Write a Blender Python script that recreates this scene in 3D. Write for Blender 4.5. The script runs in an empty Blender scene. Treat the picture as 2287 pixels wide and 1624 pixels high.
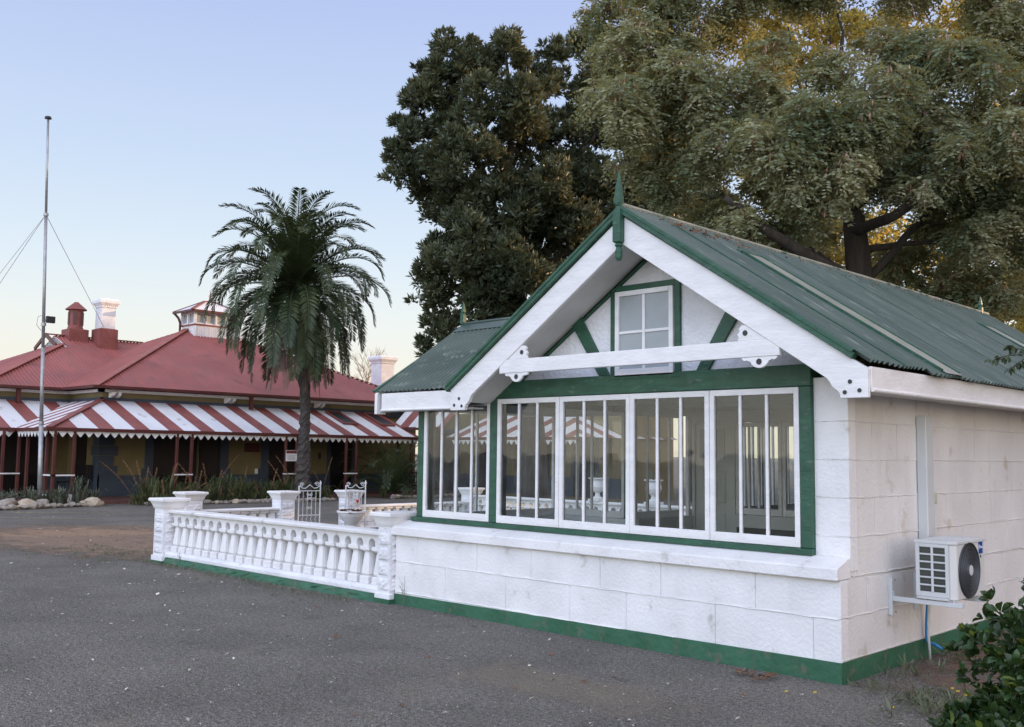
import bpy, math, random
import numpy as np
from mathutils import Vector, Matrix
R = math.radians
sc = bpy.context.scene
col = sc.collection

# ------------------------------------------------------------------ camera, sky, sun, exposure
CAM = Vector((3.4886, -7.0093, 1.65))
YAW, PITCH, ROLL = R(44.566), R(5.1517), R(0.7251)
cam_d = bpy.data.cameras.new('camera'); cam = bpy.data.objects.new('camera', cam_d); col.objects.link(cam)
cam.matrix_world = (Matrix.Translation(CAM) @ Matrix.Rotation(YAW, 4, 'Z') @ Matrix.Rotation(math.pi / 2 + PITCH, 4, 'X')
                    @ Matrix.Rotation(ROLL, 4, 'Z'))
cam_d.sensor_width = 36.0; cam_d.lens = 36 * 2226.66 / 2287
cam_d.clip_end = 2000; cam_d.clip_start = 0.05
sc.camera = cam

SUN_AZ, SUN_EL = R(24), R(7)      # azimuth measured from +Y towards +X
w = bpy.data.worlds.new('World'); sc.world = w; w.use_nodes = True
nt = w.node_tree; nt.nodes.clear()
N = nt.nodes.new; L = nt.links.new
out = N('ShaderNodeOutputWorld')
sky = N('ShaderNodeTexSky'); sky.sky_type = 'NISHITA'; sky.sun_disc = False
sky.sun_elevation = SUN_EL; sky.sun_rotation = SUN_AZ; sky.altitude = 1200; sky.air_density = 1; sky.dust_density = 1; sky.ozone_density = 2
bg1 = N('ShaderNodeBackground'); bg1.inputs[1].default_value = 0.03; L(sky.outputs[0], bg1.inputs[0])
# evening sky gradient by elevation; zenith and half behind camera brightened as added fill
tc = N('ShaderNodeTexCoord'); sep = N('ShaderNodeSeparateXYZ'); L(tc.outputs['Generated'], sep.inputs[0])
ramp = N('ShaderNodeValToRGB'); L(sep.outputs[2], ramp.inputs[0])
def lin(r, g, b):
    f = lambda c: ((c / 255 + .055) / 1.055) ** 2.4 if c > 10 else c / 255 / 12.92
    return (f(r), f(g), f(b), 1)
el = ramp.color_ramp.elements
stops = [(0.0, lin(252, 238, 218)), (0.07, lin(253, 245, 230)), (0.12, lin(247, 249, 243)), (0.18, lin(232, 243, 252)),
         (0.27, lin(212, 229, 252)), (0.42, lin(189, 205, 247)), (0.6, lin(205, 214, 250)), (1.0, lin(240, 243, 253))]
el[0].position, el[0].color = stops[0]; el[1].position, el[1].color = stops[-1]
for p, c in stops[1:-1]:
    e = el.new(p); e.color = c
# added facade fill: 1 towards +Y, brighter towards -Y
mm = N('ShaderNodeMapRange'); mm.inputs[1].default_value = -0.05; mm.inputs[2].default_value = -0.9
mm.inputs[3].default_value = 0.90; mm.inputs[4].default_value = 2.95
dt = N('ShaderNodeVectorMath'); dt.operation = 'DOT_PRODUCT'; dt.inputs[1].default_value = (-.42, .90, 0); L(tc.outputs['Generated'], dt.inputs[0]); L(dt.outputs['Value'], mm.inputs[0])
ds = N('ShaderNodeVectorMath'); ds.operation = 'DOT_PRODUCT'; ds.inputs[1].default_value = (math.sin(R(50)), math.cos(R(50)), -.25); L(tc.outputs['Generated'], ds.inputs[0])
ms_ = N('ShaderNodeMapRange'); ms_.inputs[1].default_value = .25; ms_.inputs[2].default_value = 1.0; L(ds.outputs['Value'], ms_.inputs[0])
gl = N('ShaderNodeMix'); gl.data_type = 'RGBA'; L(ms_.outputs[0], gl.inputs[0]); L(ramp.outputs[0], gl.inputs[6]); gl.inputs[7].default_value = (1.55, 1.10, .78, 1)      # warm glow on the sun side
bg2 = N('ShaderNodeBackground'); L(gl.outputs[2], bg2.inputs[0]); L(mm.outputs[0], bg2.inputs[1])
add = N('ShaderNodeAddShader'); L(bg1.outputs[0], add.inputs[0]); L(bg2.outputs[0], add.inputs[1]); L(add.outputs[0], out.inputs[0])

sd = bpy.data.lights.new('sun', 'SUN'); so = bpy.data.objects.new('sun', sd); col.objects.link(so)
sd.energy = 5.0; sd.angle = R(0.5); sd.color = (1.0, 0.68, 0.40)
sdir = Vector((math.sin(SUN_AZ) * math.cos(SUN_EL), math.cos(SUN_AZ) * math.cos(SUN_EL), math.sin(SUN_EL)))
so.rotation_euler = sdir.to_track_quat('Z', 'Y').to_euler()
so.location = (20, 40, 20)
sc.view_settings.view_transform = 'Standard'; sc.view_settings.look = 'None'; sc.view_settings.gamma = 1
sc.view_settings.exposure = 0.0
sc.cycles.max_bounces = 8; sc.cycles.transparent_max_bounces = 16

ONES = ['', 'first', 'second', 'third', 'fourth', 'fifth', 'sixth', 'seventh', 'eighth', 'ninth', 'tenth', 'eleventh', 'twelfth', 'thirteenth', 'fourteenth',
        'fifteenth', 'sixteenth', 'seventeenth', 'eighteenth', 'nineteenth']
def ordinal(k):
    if k < 20: return ONES[k]
    t, o = divmod(k, 10); w_ = {2: 'twent', 3: 'thirt', 4: 'fort'}[t]
    return w_ + 'ieth' if o == 0 else w_ + 'y ' + ONES[o]
rnd = random.Random(7); nr = np.random.default_rng(11)

# ------------------------------------------------------------------ tagging and meshes
def tag(o, label=None, cat=None, group=None, kind=None):
    if label: o['label'] = label
    if cat: o['category'] = cat
    if group: o['group'] = group
    if kind: o['kind'] = kind
    return o
def empty(name, loc, label=None, cat=None, group=None, rz=0):
    o = bpy.data.objects.new(name, None); col.objects.link(o); o.location = loc; o.rotation_euler.z = rz
    o.empty_display_size = .1
    bpy.context.view_layer.update()
    return tag(o, label, cat, group)
def copy_tree(o, parent=None):
    c = o.copy(); col.objects.link(c)
    if parent: c.parent = parent; c.matrix_parent_inverse = Matrix()
    for ch in o.children: copy_tree(ch, c)
    return c

class MB:
    def __init__(s): s.v = []; s.f = []; s.m = []
    def face(s, pts, mi=0):
        n = len(s.v); s.v += [tuple(p) for p in pts]; s.f.append(tuple(range(n, n + len(pts)))); s.m.append(mi)
    def add(s, vs, fs, mi=0):
        n = len(s.v); s.v += [tuple(p) for p in vs]
        for f in fs: s.f.append(tuple(i + n for i in f)); s.m.append(mi)
    def box(s, x0, x1, y0, y1, z0, z1, mi=0):
        if x0 > x1: x0, x1 = x1, x0
        if y0 > y1: y0, y1 = y1, y0
        vs = [(x, y, z) for z in (z0, z1) for y in (y0, y1) for x in (x0, x1)]
        s.add(vs, [(0, 2, 3, 1), (4, 5, 7, 6), (0, 1, 5, 4), (2, 6, 7, 3), (0, 4, 6, 2), (1, 3, 7, 5)], mi)
    def obox(s, c, size, M, mi=0):      # oriented box, M 3x3 matrix with axes as columns
        c = Vector(c); vs = []
        for z in (-.5, .5):
            for y in (-.5, .5):
                for x in (-.5, .5): vs.append(c + M @ Vector((x * size[0], y * size[1], z * size[2])))
        s.add(vs, [(0, 2, 3, 1), (4, 5, 7, 6), (0, 1, 5, 4), (2, 6, 7, 3), (0, 4, 6, 2), (1, 3, 7, 5)], mi)
    def bar(s, a, b, wd, dp, up=(0, 0, 1), mi=0):
        a, b = Vector(a), Vector(b); d = (b - a); l = d.length; d.normalize()
        u = Vector(up); x = d.cross(u)
        if x.length < 1e-4: x = d.cross(Vector((1, 0, 0)))
        x.normalize(); y = x.cross(d).normalized()
        M = Matrix((x, d, y)).transposed()
        s.obox((a + b) / 2, (wd, l, dp), M, mi)
    def prism(s, poly, axis, a, b, mi=0):       # 2D polygon extruded along an axis ('x': poly=(y,z) 'y': (x,z) 'z': (x,y))
        def P(p, t): return {'x': (t, p[0], p[1]), 'y': (p[0], t, p[1]), 'z': (p[0], p[1], t)}[axis]
        n = len(poly); ar = sum(poly[i][0] * poly[(i + 1) % n][1] - poly[(i + 1) % n][0] * poly[i][1] for i in range(n))
        if ar < 0: poly = poly[::-1]
        if axis == 'y': a, b = max(a, b), min(a, b)
        else: a, b = min(a, b), max(a, b)
        vs = [P(p, a) for p in poly] + [P(p, b) for p in poly]
        fs = [tuple(range(n))[::-1], tuple(range(n, 2 * n))] + [(i, (i + 1) % n, n + (i + 1) % n, n + i) for i in range(n)]
        s.add(vs, fs, mi)
    def tube(s, pts, rad, n=8, cap=True, mi=0):
        pts = [Vector(p) for p in pts]; k = len(pts)
        if not hasattr(rad, '__len__'): rad = [rad] * k
        ref = None; rings = []
        for i, p in enumerate(pts):
            d = (pts[min(i + 1, k - 1)] - pts[max(i - 1, 0)])
            if d.length < 1e-9: d = Vector((0, 0, 1))
            d.normalize()
            if ref is None: ref = d.orthogonal().normalized()
            ref = (ref - d * ref.dot(d))
            if ref.length < 1e-6: ref = d.orthogonal()
            ref.normalize(); o = d.cross(ref)
            rings.append([p + (ref * math.cos(2 * math.pi * j / n) + o * math.sin(2 * math.pi * j / n)) * rad[i] for j in range(n)])
        b = len(s.v); s.v += [tuple(q) for r in rings for q in r]
        for i in range(k - 1):
            for j in range(n):
                j2 = (j + 1) % n; s.f.append((b + i * n + j, b + i * n + j2, b + (i + 1) * n + j2, b + (i + 1) * n + j)); s.m.append(mi)
        if cap:
            s.f.append(tuple(b + j for j in range(n))[::-1]); s.m.append(mi)
            s.f.append(tuple(b + (k - 1) * n + j for j in range(n))); s.m.append(mi)
    def lathe(s, prof, c=(0, 0, 0), n=24, sq=0, mi=0):      # prof list (r,z)
        b = len(s.v); k = len(prof); ph = math.pi / 4 if n == 4 else (math.pi / 8 if n == 8 else 0)
        f = math.sqrt(2) if n == 4 else (1 / math.cos(math.pi / 8) if n == 8 else 1)
        for r, z in prof:
            for j in range(n):
                a = 2 * math.pi * j / n + ph; s.v.append((c[0] + r * f * math.cos(a), c[1] + r * f * math.sin(a), c[2] + z))
        for i in range(k - 1):
            for j in range(n):
                j2 = (j + 1) % n; s.f.append((b + i * n + j, b + i * n + j2, b + (i + 1) * n + j2, b + (i + 1) * n + j)); s.m.append(mi)
        s.f.append(tuple(b + j for j in range(n))[::-1]); s.m.append(mi)
        s.f.append(tuple(b + (k - 1) * n + j for j in range(n))); s.m.append(mi)
    def build(s, name, mats, parent=None, smooth=False, bevel=0, world=True):
        me = bpy.data.meshes.new(name); me.from_pydata(s.v, [], s.f)
        if not isinstance(mats, (list, tuple)): mats = [mats]
        for m in mats: me.materials.append(m)
        if len(mats) > 1: me.polygons.foreach_set('material_index', s.m)
        if smooth: me.polygons.foreach_set('use_smooth', [True] * len(s.f))
        me.update(); o = bpy.data.objects.new(name, me); col.objects.link(o)
        if parent:
            o.parent = parent
            if world: o.matrix_parent_inverse = parent.matrix_world.inverted()
        if bevel:
            b = o.modifiers.new('bevel', 'BEVEL'); b.width = bevel; b.segments = 1; b.limit_method = 'ANGLE'
        return o

def np_mesh(name, V, F, mat, parent=None, smooth=False):
    """V (n,3) float, F (m,4) or (m,3) int"""
    me = bpy.data.meshes.new(name); k = F.shape[1]
    me.vertices.add(len(V)); me.vertices.foreach_set('co', np.ascontiguousarray(V, dtype=np.float32).ravel())
    me.loops.add(F.size); me.loops.foreach_set('vertex_index', np.ascontiguousarray(F, dtype=np.int32).ravel())
    me.polygons.add(len(F)); me.polygons.foreach_set('loop_start', np.arange(0, F.size, k, dtype=np.int32))
    me.update(calc_edges=True); me.validate()
    for m in (mat if isinstance(mat, (list, tuple)) else [mat]): me.materials.append(m)
    if smooth: me.polygons.foreach_set('use_smooth', np.ones(len(me.polygons), dtype=bool))
    o = bpy.data.objects.new(name, me); col.objects.link(o)
    if parent: o.parent = parent; o.matrix_parent_inverse = parent.matrix_world.inverted()
    return o

# ------------------------------------------------------------------ materials
def mat(name, c1, c2=None, scale=3.0, rough=.6, bump=0.0, bscale=40.0, bdist=.01, metal=0.0, spec=.5, detail=5, lo=.35, hi=.65,
        trans=0.0, tcol=None, c3=None, s3=20.0, t3=(.62, .7), obj=True, stretch=None, rand=0.0, c4=None, s4=2.0, t4=(.55, .8), str4=(2.2, 2.2, .28), a4=.6):
    m = bpy.data.materials.new(name); m.use_nodes = True; t = m.node_tree; b = t.nodes['Principled BSDF']
    n = t.nodes.new; l = t.links.new
    tcn = n('ShaderNodeTexCoord'); src = tcn.outputs['Object']
    if stretch:
        mp = n('ShaderNodeMapping'); mp.inputs['Scale'].default_value = stretch; l(src, mp.inputs[0]); src = mp.outputs[0]
    b.inputs['Roughness'].default_value = rough; b.inputs['Metallic'].default_value = metal
    b.inputs['Specular IOR Level'].default_value = spec
    colout = None
    c1 = (*c1, 1) if len(c1) == 3 else c1
    if c2 is not None:
        c2 = (*c2, 1) if len(c2) == 3 else c2
        nz = n('ShaderNodeTexNoise'); nz.inputs['Scale'].default_value = scale; nz.inputs['Detail'].default_value = detail; l(src, nz.inputs['Vector'])
        r = n('ShaderNodeValToRGB'); r.color_ramp.elements[0].position = lo; r.color_ramp.elements[0].color = c1
        r.color_ramp.elements[1].position = hi; r.color_ramp.elements[1].color = c2
        l(nz.outputs['Fac'], r.inputs[0]); colout = r.outputs[0]
    if c3 is not None:
        c3 = (*c3, 1) if len(c3) == 3 else c3
        nz = n('ShaderNodeTexNoise'); nz.inputs['Scale'].default_value = s3; nz.inputs['Detail'].default_value = 6; l(src, nz.inputs['Vector'])
        mr = n('ShaderNodeMapRange'); mr.inputs[1].default_value = t3[0]; mr.inputs[2].default_value = t3[1]; l(nz.outputs['Fac'], mr.inputs[0])
        mx = n('ShaderNodeMix'); mx.data_type = 'RGBA'; l(mr.outputs[0], mx.inputs[0]); mx.inputs[7].default_value = c3
        if colout: l(colout, mx.inputs[6])
        else: mx.inputs[6].default_value = c1
        colout = mx.outputs[2]
    if c4 is not None:
        mp4 = n('ShaderNodeMapping'); mp4.inputs['Scale'].default_value = str4; l(tcn.outputs['Object'], mp4.inputs[0])
        nz = n('ShaderNodeTexNoise'); nz.inputs['Scale'].default_value = s4; nz.inputs['Detail'].default_value = 7; nz.inputs['Roughness'].default_value = .62; l(mp4.outputs[0], nz.inputs['Vector'])
        mr = n('ShaderNodeMapRange'); mr.inputs[1].default_value = t4[0]; mr.inputs[2].default_value = t4[1]; mr.inputs[4].default_value = a4; l(nz.outputs['Fac'], mr.inputs[0])
        mx = n('ShaderNodeMix'); mx.data_type = 'RGBA'; l(mr.outputs[0], mx.inputs[0]); mx.inputs[7].default_value = (*c4, 1)
        if colout: l(colout, mx.inputs[6])
        else: mx.inputs[6].default_value = c1
        colout = mx.outputs[2]
    if rand > 0:
        g = n('ShaderNodeNewGeometry'); mr = n('ShaderNodeMapRange'); mr.inputs[3].default_value = 1 - rand; mr.inputs[4].default_value = 1 + rand
        l(g.outputs['Random Per Island'], mr.inputs[0])
        hs = n('ShaderNodeHueSaturation'); l(mr.outputs[0], hs.inputs['Value'])
        if colout: l(colout, hs.inputs['Color'])
        else: hs.inputs['Color'].default_value = c1
        colout = hs.outputs[0]
    if colout: l(colout, b.inputs['Base Color'])
    else: b.inputs['Base Color'].default_value = c1
    if bump > 0:
        nb = n('ShaderNodeTexNoise'); nb.inputs['Scale'].default_value = bscale; nb.inputs['Detail'].default_value = 4; l(src, nb.inputs['Vector'])
        bp = n('ShaderNodeBump'); bp.inputs['Strength'].default_value = bump; bp.inputs['Distance'].default_value = bdist
        l(nb.outputs['Fac'], bp.inputs['Height']); l(bp.outputs[0], b.inputs['Normal'])
    if trans > 0:
        tr = n('ShaderNodeBsdfTranslucent'); ms = n('ShaderNodeMixShader'); ms.inputs[0].default_value = trans
        if colout and tcol is None: l(colout, tr.inputs[0])
        else: tr.inputs[0].default_value = (*tcol, 1) if tcol else c1
        l(b.outputs[0], ms.inputs[1]); l(tr.outputs[0], ms.inputs[2]); l(ms.outputs[0], t.nodes['Material Output'].inputs[0])
    return m

M_white = mat('white_masonry_paint', (.82, .81, .80), (.72, .71, .70), 2.5, .75, .6, 34, .012, c3=(.45, .42, .38), s3=5, t3=(.64, .78), c4=(.42, .39, .35), s4=3.0, t4=(.58, .88), a4=.22)
M_sidewall = mat('stained_side_masonry_paint', (.74, .725, .705), (.67, .65, .63), 1.8, .78, .6, 34, .012, c3=(.45, .38, .30), s3=4, t3=(.62, .78), c4=(.46, .40, .33), s4=2.4, t4=(.54, .82), a4=.32)  # side wall tone slightly warmer and darker than the front, with random stains
M_stucco = mat('white_stucco', (.80, .80, .82), (.68, .68, .70), 3, .8, .8, 28, .02, c3=(.42, .40, .37), s3=9, t3=(.66, .80))
M_wood = mat('white_timber_paint', (.82, .81, .80), (.74, .73, .72), 4, .55, .5, 14, .008, c3=(.42, .39, .35), s3=22, t3=(.66, .76), stretch=(1, 1, 3))
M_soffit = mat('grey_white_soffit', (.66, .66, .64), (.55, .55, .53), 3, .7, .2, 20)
M_green = mat('dark_green_paint', (.014, .066, .036), (.024, .100, .056), 5, .5, .5, 12, .010, stretch=(1, 1, 3), c3=(.10, .15, .11), s3=12, t3=(.62, .74), c4=(.05, .11, .08), s4=4, t4=(.5, .75), a4=.6)
M_greenp = mat('green_plinth_paint', (.020, .10, .050), (.036, .135, .075), 3, .6, .6, 20, .015, c3=(.13, .12, .09), s3=9, t3=(.58, .74), c4=(.12, .10, .07), s4=3, t4=(.55, .8), a4=.6)
M_roofg = mat('green_corrugated_steel', (.042, .070, .056), (.074, .104, .086), 1.0, .42, .1, 8, c3=(.16, .19, .16), s3=3.5, t3=(.58, .75), stretch=(1, 3, 1))
M_ridge = mat('lichen_beige_ridge', (.36, .35, .29), (.25, .26, .21), 4, .7, .3, 15, c3=(.07, .12, .09), s3=7, t3=(.55, .66))
M_skyl = mat('weathered_translucent_sheet', (.33, .33, .28), (.25, .26, .22), 4, .4, .1, 10)
M_glass = None
def glass():
    m = bpy.data.materials.new('window_glass'); m.use_nodes = True; t = m.node_tree; t.nodes.clear(); n = t.nodes.new; l = t.links.new
    o = n('ShaderNodeOutputMaterial'); tr = n('ShaderNodeBsdfTransparent'); tr.inputs[0].default_value = (.92, .95, .94, 1)
    g = n('ShaderNodeBsdfGlossy'); g.inputs['Roughness'].default_value = .02; g.inputs[0].default_value = (.9, .93, .95, 1)
    d = n('ShaderNodeBsdfDiffuse'); d.inputs[0].default_value = (.5, .52, .5, 1)
    fr = n('ShaderNodeFresnel'); fr.inputs[0].default_value = 1.55
    nz = n('ShaderNodeTexNoise'); nz.inputs['Scale'].default_value = 2.0; bp = n('ShaderNodeBump'); bp.inputs[0].default_value = .15; bp.inputs[1].default_value = .02
    tcn = n('ShaderNodeTexCoord'); l(tcn.outputs['Object'], nz.inputs[0]); l(nz.outputs[0], bp.inputs['Height']); l(bp.outputs[0], g.inputs['Normal'])
    m1 = n('ShaderNodeMixShader'); l(fr.outputs[0], m1.inputs[0]); l(tr.outputs[0], m1.inputs[1]); l(g.outputs[0], m1.inputs[2])
    n2 = n('ShaderNodeTexNoise'); n2.inputs['Scale'].default_value = 5; l(tcn.outputs['Object'], n2.inputs[0])
    mr = n('ShaderNodeMapRange'); mr.inputs[1].default_value = .4; mr.inputs[2].default_value = .8; mr.inputs[3].default_value = .01; mr.inputs[4].default_value = .07; l(n2.outputs[0], mr.inputs[0])
    m2 = n('ShaderNodeMixShader'); l(mr.outputs[0], m2.inputs[0]); l(m1.outputs[0], m2.inputs[1]); l(d.outputs[0], m2.inputs[2]); l(m2.outputs[0], o.inputs[0])
    return m
M_glass = glass()
M_frost = mat('dusty_pane_grey', (.30, .33, .34), (.36, .39, .40), 3, .35)
M_inner = mat('interior_grey_wall', (.66, .66, .60), (.56, .56, .51), 2, .8)
M_floorin = mat('dark_olive_floor', (.10, .10, .06), (.07, .07, .04), 2, .45)
M_dado = mat('olive_dado', (.06, .055, .025), (.045, .04, .02), 2, .6)
M_red = mat('red_corrugated_roof', (.28, .072, .062), (.36, .105, .092), .6, .5, .15, 6, c3=(.22, .06, .055), s3=1.2, t3=(.55, .7), c4=(.20, .08, .07), s4=1.2, t4=(.42, .72), str4=(1, 2.5, 1), a4=.7)
M_redd = mat('dark_maroon_paint', (.075, .018, .017), (.10, .026, .022), 3, .45, .1, 20)
M_redc = mat('red_oxide_paint', (.20, .055, .048), (.26, .080, .068), 2, .6, .2, 14)
M_stripew = mat('white_corrugated_stripe', (.62, .62, .64), (.70, .70, .72), 1.0, .5, .1, 8, c3=(.35, .32, .30), s3=2.5, t3=(.64, .78))
M_ochre = mat('ochre_wall_paint', (.22, .18, .085), (.18, .145, .068), 1.5, .75, .2, 20)
M_navy = mat('slate_blue_wall_paint', (.055, .075, .105), (.042, .058, .085), 1.5, .65, .2, 20)
M_louv = mat('black_louvre_paint', (.012, .009, .010), (.018, .013, .014), 3, .5)
M_steel = mat('galvanised_pole_steel', (.42, .43, .44), (.32, .33, .34), 6, .4, .1, 20, metal=.5)
M_dark = mat('dark_grey_plastic', (.02, .022, .025), None, rough=.45)
M_ac = mat('off_white_enamel', (.66, .67, .65), (.60, .61, .59), 3, .4, .05, 20)
M_acg = mat('ac_side_grey', (.62, .64, .64), (.56, .58, .58), 3, .42)
M_fin = mat('coil_fins', (.05, .055, .045), (.03, .034, .028), 8, .5)
M_blue = mat('blue_badge', (.01, .07, .30), None, rough=.35)
M_hose = mat('blue_pipe_plastic', (.02, .18, .42), None, rough=.4)
M_txt = mat('white_lettering', (.8, .8, .8), None, rough=.5)
M_txtd = mat('dark_lettering', (.03, .03, .03), None, rough=.5)
M_signred = mat('red_sign_paint', (.45, .02, .02), None, rough=.5)
M_terr = mat('terracotta_paving', (.16, .07, .055), (.12, .055, .045), 3, .8, .2, 10)
M_rock = mat('pale_quartz_rock', (.40, .36, .31), (.24, .21, .18), 9, .8, .6, 18, .03)
M_rocko = mat('ochre_stained_rock', (.46, .36, .24), (.55, .50, .42), 7, .8, .6, 18, .03)
M_bark = mat('dark_bark', (.035, .028, .022), (.06, .05, .04), 8, .9, .8, 10, .05, stretch=(1, 1, .25))
M_palmbark = mat('palm_bark', (.05, .042, .038), (.09, .078, .07), 8, .9, .9, 9, .06)
M_iron = mat('white_painted_iron', (.62, .63, .65), (.50, .50, .50), 15, .5, c3=(.22, .15, .10), s3=25, t3=(.66, .74))
M_dirt = mat('brown_soil', (.11, .065, .04), (.075, .045, .028), 4, .95, .6, 30, .02, c3=(.16, .11, .07), s3=12, t3=(.55, .7))
M_line = mat('faded_yellow_road_paint', (.42, .36, .17), (.12, .12, .11), 9, .8, lo=.45, hi=.62)

# foliage
def leafmat(name, a, b, trans, tcol=None, rough=.45, rand=.35, scale=.35):
    return mat(name, a, b, scale, rough, trans=trans, tcol=tcol, rand=rand, spec=.4)
M_leafdark = leafmat('leathery_dark_leaf', (.042, .064, .036), (.110, .130, .070), .22, (.16, .13, .04), .4, .45, .8)
M_leafacac = leafmat('feathery_leaf', (.090, .140, .085), (.275, .285, .175), .30, (.52, .46, .14), .6, .5, .75)
M_pod = leafmat('dry_seed_pod', (.48, .33, .24), (.38, .24, .15), .25, None, .7, .3, 2)
M_leafback = leafmat('background_leaf', (.08, .11, .04), (.17, .18, .06), .45, (.85, .62, .12), .6, .4, .5)
M_palmleaf = leafmat('palm_frond_green', (.036, .062, .028), (.080, .104, .044), .14, (.10, .13, .03), .5, .4, 1.0)
M_palmdead = leafmat('dead_frond_brown', (.11, .085, .065), (.17, .135, .10), .1, None, .8, .3, 1.0)
M_shrub = leafmat('glossy_shrub_leaf', (.018, .045, .016), (.042, .078, .024), .15, (.12, .18, .02), .28, .35, 3)
M_shruby = leafmat('yellow_young_leaf', (.12, .16, .03), (.09, .14, .03), .3, (.25, .28, .03), .35, .3, 3)
M_strap = leafmat('strap_leaf_green', (.065, .095, .035), (.16, .165, .075), .2, None, .5, .45, 2)
M_strapg = leafmat('grey_green_blade', (.085, .105, .07), (.17, .18, .13), .15, None, .5, .4, 2)
M_spike = leafmat('dry_flower_spike', (.22, .11, .06), (.30, .17, .08), .1, None, .8, .35, 3)
M_dryleaf = leafmat('dry_fallen_leaf', (.42, .38, .30), (.58, .55, .48), .0, None, .8, .45, 3)
M_brownleaf = leafmat('brown_fallen_leaf', (.16, .07, .03), (.24, .12, .06), .1, None, .7, .3, 3)
M_weed = leafmat('pale_weed_green', (.12, .15, .08), (.18, .19, .12), .2, None, .7, .4, 3)
M_flower = mat('small_yellow_flower', (.60, .42, .02), None, rough=.6)
M_succ = mat('red_succulent', (.22, .05, .035), (.12, .13, .05), 25, .5)

def asphalt():
    m = bpy.data.materials.new('worn_gravel_asphalt'); m.use_nodes = True; t = m.node_tree; b = t.nodes['Principled BSDF']; n = t.nodes.new; l = t.links.new
    tcn = n('ShaderNodeTexCoord'); src = tcn.outputs['Object']
    def noise(s, d=5, r=.5):
        z = n('ShaderNodeTexNoise'); z.inputs['Scale'].default_value = s; z.inputs['Detail'].default_value = d; z.inputs['Roughness'].default_value = r; l(src, z.inputs['Vector']); return z.outputs['Fac']
    def rampc(f, a, ca, bb, cb):
        r = n('ShaderNodeValToRGB'); r.color_ramp.elements[0].position = a; r.color_ramp.elements[0].color = (*ca, 1)
        r.color_ramp.elements[1].position = bb; r.color_ramp.elements[1].color = (*cb, 1); l(f, r.inputs[0]); return r.outputs[0]
    def mix(f, a, c, mode='MIX', fac=None):
        x = n('ShaderNodeMix'); x.data_type = 'RGBA'; x.blend_type = mode
        if f is not None: l(f, x.inputs[0])
        else: x.inputs[0].default_value = fac
        l(a, x.inputs[6])
        if hasattr(c, 'links'): l(c, x.inputs[7])
        else: x.inputs[7].default_value = (*c, 1)
        return x.outputs[2]
    def mr(f, a, c, lo=0, hi=1):
        x = n('ShaderNodeMapRange'); x.inputs[1].default_value = a; x.inputs[2].default_value = c; x.inputs[3].default_value = lo; x.inputs[4].default_value = hi; l(f, x.inputs[0]); return x.outputs[0]
    big = rampc(noise(.7, 7, .62), .35, (.165, .154, .136), .68, (.235, .220, .195))
    vor = n('ShaderNodeTexVoronoi'); vor.inputs['Scale'].default_value = 75; l(src, vor.inputs['Vector'])
    spk = mr(noise(90, 3, .65), .3, .70, .12, 2.0)
    sp2 = mr(noise(28, 5, .75), .34, .66, .50, 1.42); mu = n('ShaderNodeMath'); mu.operation = 'MULTIPLY'; l(spk, mu.inputs[0]); l(sp2, mu.inputs[1])
    hs = n('ShaderNodeHueSaturation'); l(mu.outputs[0], hs.inputs['Value']); l(big, hs.inputs['Color']); c = hs.outputs[0]
    # dusty patches and grit
    c = mix(mr(noise(1.3, 9, .7), .55, .72, 0, .7), c, (.27, .24, .19)); c = mix(mr(noise(2.3, 8, .7), .56, .70, 0, .5), c, (.10, .095, .09))
    c = mix(mr(noise(26, 3), .69, .74, 0, .8), c, (.42, .40, .37))
    l(c, b.inputs['Base Color']); b.inputs['Roughness'].default_value = .9; b.inputs['Specular IOR Level'].default_value = .25
    bp = n('ShaderNodeBump'); bp.inputs[0].default_value = 1.0; bp.inputs[1].default_value = .022; l(vor.outputs['Distance'], bp.inputs['Height'])
    bp2 = n('ShaderNodeBump'); bp2.inputs[0].default_value = .5; bp2.inputs[1].default_value = .05; l(noise(9, 5), bp2.inputs['Height']); l(bp.outputs[0], bp2.inputs['Normal'])
    l(bp2.outputs[0], b.inputs['Normal'])
    return m
M_asph = asphalt()
def patchmat(name, c1, c2, cen, rad, al=.9):
    """soil stain whose ragged border fades out into the asphalt beneath"""
    m = mat(name, c1, c2, 3, .95, .5, 30, .015); t = m.node_tree; n = t.nodes.new; l = t.links.new
    tcn = n('ShaderNodeTexCoord'); mp = n('ShaderNodeMapping'); l(tcn.outputs['Object'], mp.inputs[0])
    mp.vector_type = 'POINT'; mp.inputs['Location'].default_value = (-cen[0] / rad[0], -cen[1] / rad[1], 0); mp.inputs['Scale'].default_value = (1 / rad[0], 1 / rad[1], 0)
    ln = n('ShaderNodeVectorMath'); ln.operation = 'LENGTH'; l(mp.outputs[0], ln.inputs[0])
    nz = n('ShaderNodeTexNoise'); nz.inputs['Scale'].default_value = 2.2; nz.inputs['Detail'].default_value = 9; nz.inputs['Roughness'].default_value = .68; l(tcn.outputs['Object'], nz.inputs[0])
    ma = n('ShaderNodeMath'); ma.operation = 'MULTIPLY_ADD'; ma.inputs[1].default_value = 1.7; l(nz.outputs[0], ma.inputs[0]); l(ln.outputs['Value'], ma.inputs[2])
    mr = n('ShaderNodeMapRange'); mr.inputs[1].default_value = 1.35; mr.inputs[2].default_value = 1.75; mr.inputs[3].default_value = al; mr.inputs[4].default_value = 0; l(ma.outputs[0], mr.inputs[0])
    tr = n('ShaderNodeBsdfTransparent'); ms = n('ShaderNodeMixShader'); l(mr.outputs[0], ms.inputs[0]); l(tr.outputs[0], ms.inputs[1]); l(t.nodes['Principled BSDF'].outputs[0], ms.inputs[2])
    l(ms.outputs[0], t.nodes['Material Output'].inputs[0])
    return m

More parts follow.
